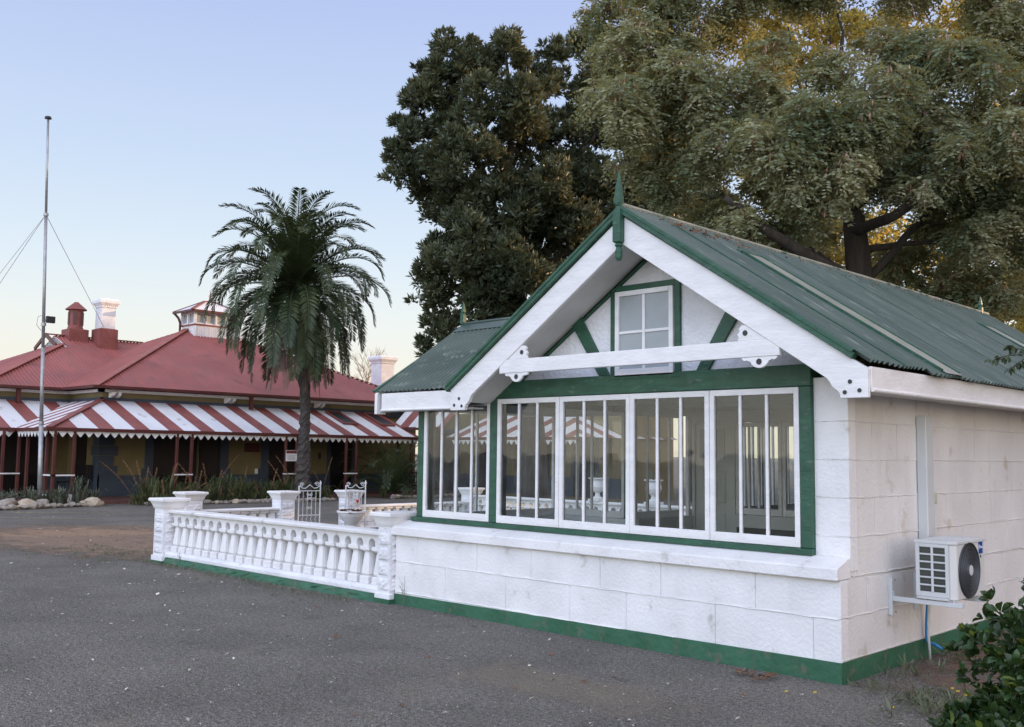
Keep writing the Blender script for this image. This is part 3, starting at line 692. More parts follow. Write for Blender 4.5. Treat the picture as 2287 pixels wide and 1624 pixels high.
hz = b.build('blue_pipe', M_hose, None, smooth=True); tag(hz, 'short blue plastic pipe by the wall foot under the air conditioner', 'pipe')

# ------------------------------------------------------------------ balustrades
def rockface(b, p0, ux, uz, nrm, wd, ht, amp=.027, n=7):
    vs = []; p0, ux, uz, nrm = Vector(p0), Vector(ux), Vector(uz), Vector(nrm)
    for j in range(n):
        for i in range(n):
            e = min(i, n - 1 - i, j, n - 1 - j); a = 0 if e == 0 else amp * (.35 + .65 * rnd.random()) * (.8 if e == 1 else 1)
            vs.append(p0 + ux * wd * i / (n - 1) + uz * ht * j / (n - 1) + nrm * a)
    b.add(vs, [(j * n + i, j * n + i + 1, (j + 1) * n + i + 1, (j + 1) * n + i) for j in range(n - 1) for i in range(n - 1)])
def pillar(root, x, y, h, s=.165, sx=None):
    sx = sx or s; b = MB(); b.box(x - sx - .02, x + sx + .02, y - s - .02, y + s + .02, 0.03, .10)
    b.box(x - sx, x + sx, y - s, y + s, .10, h - .13)
    z0 = .12; z1 = h - .21; k = 4; st = (z1 - z0) / k
    for q in range(k):
        za_, hh = z0 + st * q + .012, st - .024
        rockface(b, (x - sx + .02, y - s - .001, za_), (1, 0, 0), (0, 0, 1), (0, -1, 0), 2 * sx - .04, hh)
        rockface(b, (x + sx + .001, y - s + .02, za_), (0, 1, 0), (0, 0, 1), (1, 0, 0), 2 * s - .04, hh)
        rockface(b, (x - sx - .001, y + s - .02, za_), (0, -1, 0), (0, 0, 1), (-1, 0, 0), 2 * s - .04, hh)
    o = b.build('pillar', M_stucco, root)
    c = MB(); prof = [(s + .002, h - .16), (s + .02, h - .13), (s + .035, h - .09), (s + .055, h - .055), (s + .06, h - .045)]
    c.lathe(prof, (x, y, 0), 4); c.lathe([(s + .075, h - .045), (s + .075, h - .008), (s + .06, h)], (x, y, 0), 4)
    c.v = [(x + (p[0] - x) * (sx + .06) / (s + .06), p[1], p[2]) for p in c.v]; c.build('cap', M_white, o, bevel=.004)
    g_ = MB(); g_.box(x - sx - .03, x + sx + .03, y - s - .03, y + s + .03, 0, .03 if s < .165 else .05); g_.build('foot', M_greenp, o)
    return o
def baluster_mesh(h, s=.090):
    b = MB()
    b.lathe([(s * .92, 0), (s * .92, .17 * h), (s * .80, .20 * h)], (0, 0, 0), 4)
    # fluted shaft
    n = 32; prof = [(s * .72, .20), (s * .90, .245), (s * .93, .27), (s * .60, .82), (s * .58, .85)]; bb = len(b.v)
    for r, z in prof:
        for j in range(n):
            a = 2 * math.pi * j / n; q = max(abs(math.cos(a)), abs(math.sin(a))); rr = r / (q ** .45) * (.965 if j % 2 and .25 < z < .83 else 1); b.v.append((rr * math.cos(a), rr * math.sin(a), z * h))
    for i in range(len(prof) - 1):
        for j in range(n): j2 = (j + 1) % n; b.f.append((bb + i * n + j, bb + i * n + j2, bb + (i + 1) * n + j2, bb + (i + 1) * n + j)); b.m.append(0)
    b.lathe([(s * .60, .845 * h), (s * .88, .885 * h), (s * .97, .90 * h), (s * .97, 1.0 * h)], (0, 0, 0), 4)
    return b
def run(root, a, e, zr, nb, arches=True, zbase=.165, wobble=0.0, footm=True):
    """rail, spandrel with arches, balusters and base between two points (axis aligned)"""
    a, e = Vector((a[0], a[1], 0)), Vector((e[0], e[1], 0)); d = e - a; Ln = d.length; ang = math.atan2(d.y, d.x)
    M = Matrix.Translation(a) @ Matrix.Rotation(ang, 4, 'Z')
    def put(b, name, m, **k):
        b.v = [tuple(M @ Vector(p)) for p in b.v]; return b.build(name, m, root, **k)
    b = MB(); k = 10
    b.prism([(-.13, zr - .045), (.13, zr - .045), (.135, zr - .01), (.10, zr), (-.10, zr), (-.135, zr - .01)], 'x', 0, Ln); put(b, 'rail', M_white, bevel=.004)
    sp = Ln / nb; zc = zr - .185 if arches else zr - .045
    if arches:
        b = MB(); r = sp * .5 - .068
        for i in range(nb + 1):
            xc = i * sp                      # opening centred on the bay boundary, half openings at the ends
            pass
        ztop = zr - .046; zs_ = zr - .185
        xs = []
        for i in range(nb):                   # solid piece over each baluster
            cx_ = (i + .5) * sp; lo_, hi_ = cx_ - sp / 2, cx_ + sp / 2; poly = [(lo_, ztop)]
            n = 6
            for q in range(n + 1):            # left half arch
                t = R(90 - 90 * q / n); poly.append((lo_ + .061 * math.cos(t), zs_ + .030 + .058 * math.sin(t)))
            poly.append((lo_ + .061, zs_)); poly.append((hi_ - .061, zs_))
            for q in range(n + 1):
                t = R(180 - 90 * q / n); poly.append((hi_ + .061 * math.cos(t), zs_ + .030 + .058 * math.sin(t)))
            poly.append((hi_, ztop)); b.prism(poly, 'y', -.066, .066)
        put(b, 'spandrel', M_white)
    b = MB()
    b.prism([(-.16, .085), (.16, .085), (.16, zbase - .03), (.12, zbase), (-.12, zbase), (-.16, zbase - .03)], 'x', 0, Ln); put(b, 'base', M_stucco, bevel=.008)
    b = MB(); n = int(Ln / .09)
    rockface(b, (0, -.165, 0), (1, 0, 0), (0, 0, 1), (0, -1, 0), Ln, .084, .0)
    b = MB(); m_ = n
    for side in (-1, 1):
        vs = []
        for i in range(m_ + 1):
            for z, o_ in ((0, .03), (.03, rnd.uniform(.0, .03)), (.06, rnd.uniform(-.01, .02)), (.085, -.01)): vs.append((Ln * i / m_, side * (.165 + o_), z))
        b.add(vs, [(i * 4 + j, (i + 1) * 4 + j, (i + 1) * 4 + j + 1, i * 4 + j + 1) if side < 0 else (i * 4 + j + 1, (i + 1) * 4 + j + 1, (i + 1) * 4 + j, i * 4 + j) for i in range(m_) for j in range(3)])
    put(b, 'foot', M_greenp)
    proto = baluster_mesh(zc - zbase); me = None
    for i in range(nb):
        p = M @ Vector(((i + .5) * sp, 0, zbase))
        if me is None:
            o = proto.build('baluster', M_white, root, world=False, bevel=.003); me = o
        else: o = me.copy(); col.objects.link(o); o.parent = root
        o.matrix_parent_inverse = root.matrix_world.inverted(); o.location = p; o.rotation_euler = (rnd.uniform(-.012, .012), rnd.uniform(-.012, .012), ang + rnd.uniform(-.05, .05))
B1 = empty('balustrade', (-8, 0, 0), 'long white balustrade with arches and green foot running left from the garden room', 'balustrade')
run(B1, (-10.40, .10), (-5.41, .10), .765, 22)
pillar(B1, -5.30, .11, .985, .165, .11); pillar(B1, -10.55, .06, .93, .15, .15)
SX = -13.3
B2 = empty('balustrade', (SX, 2.8, 0), 'short white balustrade left of the gate with two capped pillars', 'balustrade')
pillar(B2, SX, 1.84, .89, .155); pillar(B2, SX, 3.78, .87, .155); run(B2, (SX, 3.63), (SX, 1.99), .56, 8, arches=False, zbase=.12)
B3 = empty('balustrade', (SX, 7, 0), 'white balustrade right of the gate with ball-less square caps', 'balustrade')
B3['label'] = 'white balustrade between the right gate pillar and the corner pillar seen through glass'
pillar(B3, SX, 5.35, .86, .155); pillar(B3, SX, 8.75, .86, .155); run(B3, (SX, 8.60), (SX, 5.50), .55, 13, arches=False, zbase=.12)
B4 = empty('balustrade', (-9, 8.75, 0), 'rear white balustrade with arches seen through the windows', 'balustrade')
run(B4, (SX + .16, 8.75), (-4.6, 8.75), .70, 38)
pillar(B4, -4.44, 8.75, .88, .155)

# iron gates
def gate(root, Lw, h0, h1):
    """one leaf in the local xz plane, hinge at x=0, tall free stile at x=Lw"""
    b = MB(); t = .011
    b.box(-t, t, -t, t, .05, h0); b.box(Lw - t, Lw + t, -t, t, .05, h1 - .05); b.lathe([(.02, 0), (.018, .02), (.004, .07)], (Lw, 0, h1 - .06), 4)
    for z in (.10, .40, h0 - .10): b.box(t, Lw - t, -.007, .007, z - .009, z + .009)
    b.build('frame', M_iron, root, bevel=.002)
    b = MB()
    for k in range(1, 5):
        x = Lw * k / 5; b.box(x - .005, x + .005, -.005, .005, .40, h0 - .10)
        b.tube([(x + .010 * math.sin(i * 1.05), 0, .10 + .30 * i / 14) for i in range(15)], .0055, 5)
    b.build('bar', M_iron, root)
    b = MB()
    def scroll(cx, cz, r, s, up, turns=1.5):
        nonlocal b
        n = 26; pts = []
        for i in range(n + 1):
            a = turns * 2 * math.pi * i / n; rr = r * (1 - .78 * i / n); pts.append((cx + s * (r - rr * math.cos(a)) - s * r, 0, cz + up * rr * math.sin(a)))
        b.tube(pts, .0065, 5)
    for s in (-1, 1):
        b = MB()
        for z, up in ((.72, 1), (.80, -1)): scroll(Lw / 2 + s * .032, z, .030, s, up)
        b.build('scroll', M_iron, root); b = MB(); scroll(Lw / 2 + s * .032, .55, .030, s, -1); b.build('scroll', M_iron, root)
    b = MB(); scroll(Lw * .12, h0 + .02, .045, -1, 1); b.build('scroll', M_iron, root); b = MB(); scroll(Lw * .84, h0 + .03, .045, 1, 1); b.build('scroll', M_iron, root)
    b = MB(); b.tube([(Lw * x, 0, h0 + z) for x, z in ((.02, .0), (.15, -.045), (.3, -.05), (.42, -.01), (.5, .02), (.58, -.01), (.7, -.05), (.85, -.04), (.98, .0))], .008, 6); b.build('top_rail', M_iron, root)
G1 = empty('iron_gate', (0, 0, 0), 'white wrought iron gate leaf closed beside the left gate pillar', 'gate'); gate(G1, .44, .97, 1.06)
G1.location = (SX + .16, 4.02, 0); G1.rotation_euler.z = R(78)
G2 = empty('iron_gate', (0, 0, 0), 'white wrought iron gate leaf swung open before the right gate pillar', 'gate'); gate(G2, .44, .97, 1.07)
G2.location = (SX + .26, 5.06, 0); G2.rotation_euler.z = R(25)

# bowl, urns
def urn(root, s=1.0):
    b = MB(); b.box(-.17 * s, .17 * s, -.17 * s, .17 * s, 0, .06 * s); b.lathe([(.13 * s, .06 * s), (.14 * s, .09 * s), (.07 * s, .13 * s), (.055 * s, .18 * s), (.07 * s, .22 * s), (.15 * s, .27 * s), (.19 * s, .36 * s), (.18 * s, .44 * s), (.165 * s, .50 * s), (.18 * s, .54 * s), (.225 * s, .56 * s), (.225 * s, .58 * s), (.19 * s, .58 * s), (.17 * s, .52 * s)], n=28)
    b.build('urn_body', M_white, root, smooth=False, bevel=.003)
def grassy(name, root, n, h, spread, wd, m, seed=0, droop=.5):
    """clump of arching strap leaves"""
    q = np.random.default_rng(seed + 5); V = []; F = []
    for i in range(n):
        a = q.uniform(0, 2 * math.pi); hh = h * q.uniform(.55, 1.1); sp = spread * q.uniform(.2, 1.0); bx_ = q.normal(0, spread * .15, 2); w0 = wd * q.uniform(.7, 1.2)
        side = np.array([-math.sin(a), math.cos(a), 0]); base = len(V); seg = 5
        for k in range(seg + 1):
            t = k / seg; r = sp * t ** 1.6; z = hh * (t - droop * q.uniform(.6, 1.1) * t ** 3 * .8)
            c = np.array([bx_[0] + r * math.cos(a), bx_[1] + r * math.sin(a), z]); ww = w0 * (1 - t ** 2) + .001
            V += [c - side * ww / 2, c + side * ww / 2]
        for k in range(seg): F.append((base + 2 * k, base + 2 * k + 1, base + 2 * k + 3, base + 2 * k + 2))
    return np_mesh(name, np.array(V), np.array(F), m, root)
for i, (x, lb) in enumerate(((-9.55, 'white garden urn with a tall thin plant behind the second window from left'), (-8.15, 'white garden urn with grassy plant behind the third window from left'))):
    u_ = empty('garden_urn', (0, 0, 0), lb, 'urn', 'urns on the rear balustrade'); urn(u_, .82); u_.location = (x, 8.75, .702)
    p_ = empty('urn_plant', (0, 0, 0), ('wispy plant with long bent stem in the left urn', 'short grassy plant in the right urn')[i], 'plant'); grassy('leaf', p_, 14, .42, .3, .014, M_strapg, i); p_.location = (x, 8.75, 1.12)
bw = empty('flower_bowl', (0, 0, 0), 'round white flower bowl on a pedestal in front of the open gate', 'planter')
b = MB(); b.lathe([(.16, 0), (.16, .05), (.07, .09), (.07, .22), (.16, .30), (.24, .40), (.27, .46), (.29, .47), (.29, .50), (.25, .50), (.22, .44)], n=28); b.build('bowl', M_white, bw)
bw.location = (-12.45, 4.78, 0)
sp_ = empty('succulent', (0, 0, 0), 'reddish succulents with one red bloom filling the flower bowl', 'plant'); 
def rosette_np(q, V, F, c, n, l, wd, up=.5):
    for i in range(n):
        a = q.uniform(0, 6.283); d = np.array([math.cos(a), math.sin(a), up * q.uniform(.2, 1.6)]); d /= np.linalg.norm(d); s_ = np.cross(d, [0, 0, 1]); s_ /= np.linalg.norm(s_) + 1e-9
        k = len(V); L_ = l * q.uniform(.6, 1.1); V += [c, c + d * L_ * .5 - s_ * wd, c + d * L_, c + d * L_ * .5 + s_ * wd]; F.append((k, k + 1, k + 2, k + 3))
V = []; F = []; q = np.random.default_rng(3)
for i in range(26):
    c = np.array([q.uniform(-.2, .2), q.uniform(-.2, .2), .44 + q.uniform(0, .07)]); rosette_np(q, V, F, c, 26, .07, .014)
np_mesh('rosette', np.array(V), np.array(F), M_succ, sp_)
b = MB(); b.tube([(.06, .08, .5), (.07, .08, .66)], .003, 5); b.lathe([(.004, .64), (.022, .67), (.026, .70), (.010, .72)], (.07, .08, 0), 8); b.build('bloom', M_signred, sp_)
grassy('stem', sp_, 12, .28, .22, .006, M_strap, 9); sp_.location = bw.location

# ------------------------------------------------------------------ the red roofed station house
H = empty('station_house', (-28.7, 6.7, 0), 'long low house with maroon corrugated roofs and a red and white striped verandah', 'building')
tp = .466; a25 = math.atan(tp); c25, s25 = math.cos(a25), math.sin(a25)
EX, EY, EZ = -28.2, 6.27, 3.62; EL = 14.15; IX = -30.77; YL = 3.65
RM = [M_red]
corr('roof', (EX, EY, EZ), (0, 1, 0), (-c25, 0, s25), 0, EL, lambda u: 0, lambda u: min(u, EL - u, 6.2) / c25, .14, .024, RM, H, 6)
corr('roof', (EX, EY, EZ), (-1, 0, 0), (0, c25, s25), 0, 8.8, lambda u: max(0, u - 2.57) / c25, lambda u: min(u, 12.4 - u) / c25, .14, .024, RM, H, 6)
corr('roof', (EX - 12.4, EY, EZ), (0, 1, 0), (c25, 0, s25), 0, EL, lambda u: 0, lambda u: min(u, EL - u, 6.2) / c25, .14, .024, RM, H, 4)
corr('roof', (EX, EY + EL, EZ), (-1, 0, 0), (0, -c25, s25), 0, 12.4, lambda u: 0, lambda u: min(u, 12.4 - u) / c25, .14, .024, RM, H, 4)
GT = 4.1
corr('roof', (IX, YL, EZ), (0, 1, 0), (-c25, 0, s25), 0, 7.62, lambda u: max(0, u - (EY - YL)) / c25, lambda u: (u if u < GT else (5.0 if u > GT - .25 else 0)) / c25, .14, .024, RM, H, 6)
corr('roof', (IX, YL, EZ), (-1, 0, 0), (0, c25, s25), 0, 10.0, lambda u: 0, lambda u: min(u, 10.0 - u, GT) / c25, .14, .024, RM, H, 6)
corr('roof', (IX - 10.0, YL, EZ), (0, 1, 0), (c25, 0, s25), 0, 7.62, lambda u: 0, lambda u: min(u if u < GT else 5.0, 5.0) / c25, .14, .024, RM, H, 4)
b = MB(); RX = IX - 5.0; RZ = EZ + 5.0 * tp      # ridge and hip caps
def cap(p, q, wd=.22): b.bar(p, q, wd, .03)
cap((EX, EY, EZ + .03), (EX - 6.2, EY + 6.2, EZ + 6.2 * tp + .04)); cap((EX, EY + EL, EZ + .03), (EX - 6.2, EY + EL - 6.2, EZ + 6.2 * tp + .04))
cap((EX - 6.2, EY + 6.2, EZ + 6.2 * tp + .04), (EX - 6.2, EY + EL - 6.2, EZ + 6.2 * tp + .04)); cap((IX, YL, EZ + .03), (IX - GT, YL + GT, EZ + GT * tp + .04)); cap((RX, YL + GT - .35, RZ + .03), (RX, EY + 5.0, RZ + .03))
b.build('ridge_cap', mat('salmon_red_ridge', (.34, .10, .075), (.27, .08, .065), 2, .55), H)
b = MB(); b.prism([(IX - GT + .3, EZ + GT * tp - .12), (IX - 10 + GT - .3, EZ + GT * tp - .12), (RX, RZ - .03)], 'y', YL + GT + .02, YL + GT + .06); gb = b.build('gablet', M_white, H)
b = MB()
for k in range(5):
    hw = .78 * (1 - k / 5.5); b.box(RX - hw, RX + hw, YL + GT - .03, YL + GT + .015, EZ + GT * tp - .02 + k * .075, EZ + GT * tp + .02 + k * .075)
b.build('louvre', M_iron, gb)
b = MB()
for s in (-1, 1): b.bar((RX, YL + GT - .3, RZ + .0), (RX + s * 1.05, YL + GT - .3, RZ - 1.05 * tp), .06, .14)
b.build('verge_board', M_redd, H)
# walls
ZV = 3.22; b = MB()
b.box(-40.3, -28.72, 6.74, 20.0, .1, 3.5); b.box(-40.3, -31.29, .5, 6.74, .1, 3.5)
b.build('wall', M_ochre, H)
b = MB()      # raised ochre blocks give the block courses
zz = [.78, 1.08, 1.40, 1.72, 2.04, 2.36, 2.68]
for y0, y1 in ((7.28, 8.24), (11.33, 12.66), (14.75, 15.55), (16.9, 19.9)):
    for k in range(len(zz) - 1):
        b.box(-28.72, -28.70, y0, y1, zz[k] + .004, zz[k + 1] - .004)
    b.build('wall_course', M_ochre, H); b = MB()
for k in range(len(zz) - 1): b.box(-31.2, -29.15, 6.74, 6.72, zz[k] + .004, zz[k + 1] - .004)
b.build('wall_course', M_ochre, H)

b = MB()      # slate blue dado, surrounds, quoins and string course
b.box(-28.72, -28.68, 6.70, 20.0, .1, .77); b.box(-31.25, -28.68, 6.74, 6.70, .1, .77); b.box(-31.29, -31.25, .5, 6.70, .1, .77)
for k, z in enumerate((.77, 1.09, 1.41, 1.73, 2.05, 2.37, 2.69)):
    e = .60 if k % 2 == 0 else .46
    b.box(-28.72 - (e - .04) * 1.0, -28.67, 6.69, 6.72 + e, z + .006, z + .312)
for y0, y1 in ((8.24, 8.54), (11.0, 11.33), (12.66, 12.98), (14.3, 14.75), (15.55, 15.7), (16.7, 16.95)): b.box(-28.72, -28.67, y0, y1, .10, 2.9)
for y in (8.20, 11.37, 12.62): b.box(-28.72, -28.675, y - .05, y + .05, .77, 1.0)
b.box(-28.72, -28.64, 6.66, 20.0, 3.05, 3.30); b.box(-31.21, -28.64, 6.66, 6.74, 3.05, 3.30); b.box(-31.29, -31.21, .5, 6.66, 3.05, 3.30)
b.box(-31.29, -31.25, 3.1, 3.4, .77, 2.9); b.box(-31.29, -31.25, 5.9, 6.1, .77, 2.9)
b.build('blue_trim', M_navy, H)
b = MB()
b.box(-28.74, -28.56, 6.58, 20.0, 3.47, 3.565); b.box(-31.13, -28.56, 6.58, 6.74, 3.47, 3.565); b.box(-31.29, -31.13, .5, 6.58, 3.47, 3.565)
b.build('cornice', M_white, H)
for y in (6.95, 7.15, 11.1, 11.3, 14.9, 15.1, 19.0, 19.2):
    b = MB(); b.prism([(-28.56, 3.46), (-28.30, 3.46), (-28.36, 3.36), (-28.5, 3.30), (-28.66, 3.29), (-28.66, 3.46)], 'y', y - .04, y + .04); b.build('eave_bracket', M_white, H)
b = MB()
b.box(-28.24, -28.12, 6.17, 20.5, 3.57, 3.66); b.box(-30.8, -28.24, 6.17, 6.29, 3.57, 3.66); b.box(-30.85, -30.71, 1.5, 6.17, 3.57, 3.66)
b.build('gutter', M_redd, H)
for y in (11.9, 18.1, 19.5):
    b = MB(); b.box(-28.3, -28.18, y - .06, y + .06, 3.1, 3.57); b.build('downpipe', M_redd, H)
b = MB(); b.box(-31.0, -30.88, 4.85, 4.97, 3.1, 3.57); b.build('downpipe', M_redd, H)
# louvred doors
def louvdoor(y0, y1, x=-28.70, z1=2.55):
    b = MB(); b.box(x, x + .02, y0, y1, .1, z1)
    for k in range(int((z1 - .25) / .065)):
        z = .2 + k * .065; b.box(x + .02, x + .035, y0 + .07, y1 - .07, z, z + .035)
    b.box(x + .02, x + .045, y0, y0 + .06, .1, z1); b.box(x + .02, x + .045, y1 - .06, y1, .1, z1); b.build('louvred_door', M_louv, H)
for y0, y1 in ((8.55, 9.35), (9.36, 10.1), (10.2, 11.0), (12.98, 13.64), (13.65, 14.3), (15.7, 16.7)): louvdoor(y0, y1)
for y0, y1 in ((3.4, 4.6), (4.62, 5.9)): louvdoor(y0, y1, -31.27)
b = MB()      # dark door in the return wall
b.box(-30.5, -29.7, 6.70, 6.72, .1, 2.5); b.build('door', M_louv, H)
# verandah floor
b = MB(); b.box(-28.72, -25.95, 3.95, 20.0, -.02, .10); b.box(-31.29, -28.5, .5, 3.95, -.02, .10); b.box(-31.2, -28.72, 3.95, 6.7, -.02, .10); b.build('verandah_floor', M_terr, H)
# verandah roof
GX, GY, GZ = -26.1, 4.12, 2.23; av = math.atan((ZV - GZ) / 2.6); cv, sv = math.cos(av), math.sin(av)
st = lambda y: ((y - 4.93) % 1.112) < .62
VM = [M_redc, M_stripew]
corr('verandah_roof', (GX, GY, GZ), (0, 1, 0), (-cv, 0, sv), 0, 13.9, lambda u: 0, lambda u: min(u, 2.6) / cv, .08, .010, VM, H, 6, stripe=lambda u: st(u + GY) and u > .35)
corr('verandah_roof', (GX, GY, GZ), (-1, 0, 0), (0, cv, sv), 0, 5.17, lambda u: max(0, u - 2.57) / cv, lambda u: min(u, 2.6) / cv, .08, .010, VM, H, 6, stripe=lambda u: (u % .80) > .36)
corr('verandah_roof', (-28.67, .2, GZ), (0, 1, 0), (-cv, 0, sv), 0, 6.5, lambda u: max(0, u - 3.92) / cv, lambda u: min(u + 1.1, 2.6) / cv, .08, .010, VM, H, 6, stripe=lambda u: ((u + .2 - 5.1) % 1.112) < .62)
b = MB(); cap((GX, GY, GZ + .02), (-28.7, 6.72, ZV + .03), .2); b.build('hip_cap', M_redc, H)
b = MB()
b.box(GX - .02, GX + .10, GY - .10, 18.0, GZ - .10, GZ); b.box(-28.67, GX - .02, GY - .10, GY + .02, GZ - .10, GZ); b.box(-28.69, -28.57, .3, GY - .1, GZ - .10, GZ)
b.box(-28.62, -28.42, GY - .28, GY - .12, GZ - .12, GZ + .01)
b.build('gutter', M_redd, H)
def valance(axis, c, a0, a1, z0=2.13, dz=.165, pitch=.257, name='valance'):
    n = max(1, round((a1 - a0) / pitch)); p = (a1 - a0) / n; poly = [(a0, z0 + .0), (a0, z0 - .03)]
    for i in range(n): poly += [(a0 + p * (i + .5) - .012, z0 - dz), (a0 + p * (i + .5) + .012, z0 - dz), (a0 + p * (i + 1), z0 - .03)]
    poly += [(a1, z0)]
    b = MB()
    for i in range(n):       # convex pieces: one tooth each
        q0 = a0 + p * i; tooth = [(q0, z0), (q0, z0 - .025), (q0 + p * .5 - .012, z0 - dz), (q0 + p * .5 + .012, z0 - dz), (q0 + p, z0 - .025), (q0 + p, z0)]
        b.prism(tooth, 'x' if axis == 'x' else 'y', c, c + .02)
    return b.build(name, M_white, H)
valance('x', GX + .02, GY, 17.9); valance('y', GY - .05, -28.4, GX); valance('x', -28.6, .6, GY - .1)
def post(x, y, z1=2.13, w_=.045):
    b = MB(); b.box(x - w_, x + w_, y - w_, y + w_, .1, z1); b.box(x - w_ - .02, x + w_ + .02, y - w_ - .02, y + w_ + .02, z1 - .14, z1 - .10); b.build('post', M_redd, H, bevel=.008)
PP = [(GX, 4.30), (GX, 4.85), (-26.65, 4.30), (GX, 8.05), (GX, 8.55), (GX, 12.02), (GX, 12.46), (GX, 14.55), (GX, 15.0), (GX, 17.6), (-28.15, 4.3), (-28.6, 3.75), (-28.6, 4.2)]
for p in PP: post(*p)
for (xa, ya_), (xb, yb_) in (((GX, 4.30), (GX, 4.85)), ((GX, 8.05), (GX, 8.55)), ((GX, 12.02), (GX, 12.46)), ((GX, 14.55), (GX, 15.0)), ((-26.65, 4.3), (GX, 4.3)), ((-28.6, 3.75), (-28.6, 4.2))):
    b = MB(); b.box(min(xa, xb) - .055, max(xa, xb) + .055, ya_ - .055, yb_ + .055, .835, .875); b.build('white_strap', M_white, H)
b = MB(); b.box(-26.6, -26.0, 4.2, 5.1, .10, .30); b.build('step', M_white, H)
# chimneys, vent, cupola
def chimney(x, y, z0, zr_, z1, s, red=True, base=None):
    b = MB(); b.lathe([(s, zr_ + .001), (s, z1 - .36), (s + .03, z1 - .34), (s + .03, z1 - .29), (s + .11, z1 - .17), (s + .11, z1 - .06), (s + .05, z1)], (x, y, 0), 4); o = b.build('chimney', M_stucco, H, bevel=.01)
    if red: c = MB(); c.lathe([(s + .09, z0), (s + .09, zr_ - .03), (s + .01, zr_)], (x, y, 0), 4); c.build('chimney_base', M_redc, o, bevel=.01)
chimney(-35.15, 9.45, 5.3, 6.30, 7.47, .28)
chimney(-32.2, 20.9, 3.3, 3.5, 5.95, .37, red=False)
vx, vy = -35.70, 8.52
b = MB(); b.lathe([(.38, 5.6), (.38, 6.22), (.31, 6.24)], (vx, vy, 0), 4); vb = b.build('roof_vent', M_redc, H, bevel=.01)
b = MB(); b.lathe([(.29, 6.24), (.29, 6.30), (.27, 6.32), (.27, 6.98), (.30, 7.0)], (vx, vy, 0), 20); b.build('drum', M_redc, vb)
b = MB(); b.lathe([(.40, 7.0), (.39, 7.03), (.10, 7.28), (.08, 7.31)], (vx, vy, 0), 20); b.build('cone_cap', M_redc, vb)
b = MB()
for k in range(6):
    a = math.pi / 3 * k + .55; M_ = Matrix.Rotation(a, 3, 'Z'); b.obox((vx + .275 * math.cos(a), vy + .275 * math.sin(a), 6.66), (.02, .13, .50), M_)
b.build('slot', M_redd, vb)
cx_, cy_ = -34.35, 13.45; ax, ay = .54, .92
b = MB(); b.box(cx_ - ax, cx_ + ax, cy_ - ay, cy_ + ay, 6.2, 6.67); cu = b.build('cupola', M_white, H)
b = MB()
for k in range(11): x = cx_ - ax + .05 + k * .108; b.box(x, x + .05, cy_ - ay - .02, cy_ - ay, 6.2, 6.64)
for k in range(22): y = cy_ - ay + .03 + k * .102; b.box(cx_ + ax, cx_ + ax + .02, y, y + .05, 6.2, 6.64)
b.build('ribbed_cladding', M_white, cu)
b = MB(); b.box(cx_ - ax - .04, cx_ + ax + .04, cy_ - ay - .04, cy_ + ay + .04, 6.67, 6.73); b.build('sill', M_redc, cu)
b = MB()
for x, y in ((-1, -1), (-1, 1), (1, -1), (1, 1), (0, -1), (0, 1)): b.box(cx_ + x * ax - .05, cx_ + x * ax + .05, cy_ + y * ay - .05, cy_ + y * ay + .05, 6.73, 7.24)
for y in (-.5, 0, .5): b.box(cx_ + ax - .05, cx_ + ax + .05, cy_ + y * ay - .04, cy_ + y * ay + .04, 6.73, 7.24)
b.box(cx_ - ax - .02, cx_ + ax + .02, cy_ - ay - .02, cy_ + ay + .02, 7.17, 7.24); b.box(cx_ - ax, cx_ + ax, cy_ - ay, cy_ + ay, 6.73, 6.79)
b.build('window_frame', M_white, cu)
b = MB(); b.box(cx_ - ax + .03, cx_ + ax - .03, cy_ - ay + .03, cy_ + ay - .03, 6.79, 7.17); b.build('pane', M_frost, cu)
b = MB(); e = .28; z0, z1 = 7.28, 7.77; P = [(cx_ - ax - e, cy_ - ay - e, z0), (cx_ + ax + e, cy_ - ay - e, z0), (cx_ + ax + e, cy_ + ay + e, z0), (cx_ - ax - e, cy_ + ay + e, z0)]
r0, r1 = (cx_, cy_ - .25, z1), (cx_, cy_ + .25, z1)
b.face([P[0], P[1], r0]); b.face([P[1], P[2], r1, r0]); b.face([P[2], P[3], r1]); b.face([P[3], P[0], r0, r1]); b.build('cupola_roof', [M_stripew], cu)
b = MB()
for p in (P[0], P[1]): b.bar(p, r0, .16, .03)
for p in (P[2], P[3]): b.bar(p, r1, .16, .03)
b.bar(r0, r1, .16, .03); b.lathe([(.06, z1), (.045, z1 + .1), (.01, z1 + .45)], (cx_, cy_, 0), 8); b.build('hip_cap', M_redc, cu)
b = MB(); b.box(P[0][0], P[1][0], P[0][1] - .03, P[0][1] + .05, z0 - .08, z0); b.box(P[1][0] - .05, P[1][0] + .03, P[1][1] + .05, P[2][1], z0 - .08, z0)
b.tube([(cx_ - ax - e + .1, P[0][1], z0 - .05), (cx_ - ax - .05, cy_ - ay - .15, z0 - .25), (cx_ - ax - .02, cy_ - ay - .08, z0 - .45), (cx_ - ax - .02, cy_ - ay - .08, 6.3)], .05, 8); b.build('gutter', M_redd, cu)
# roof lights on the verandah
for y in (15.2, 17.0):
    V = Vector((-cv, 0, sv)); Nn = Vector((sv, 0, cv)); O = Vector((GX, y, GZ)) + Nn * .05
    b = MB()
    for yy in (0, .62): b.bar(O + V * 1.15 + Vector((0, yy, 0)), O + V * 2.45 + Vector((0, yy, 0)), .05, .07, up=Nn)
    for v in (1.15, 2.45): b.bar(O + V * v, O + V * v + Vector((0, .62, 0)), .05, .07, up=Nn)
    rl = b.build('roof_light', M_redc, H); b = MB(); b.face([O + V * 1.15, O + V * 1.15 + Vector((0, .62, 0)), O + V * 2.45 + Vector((0, .62, 0)), O + V * 2.45]); b.build('pane', M_dark, rl)
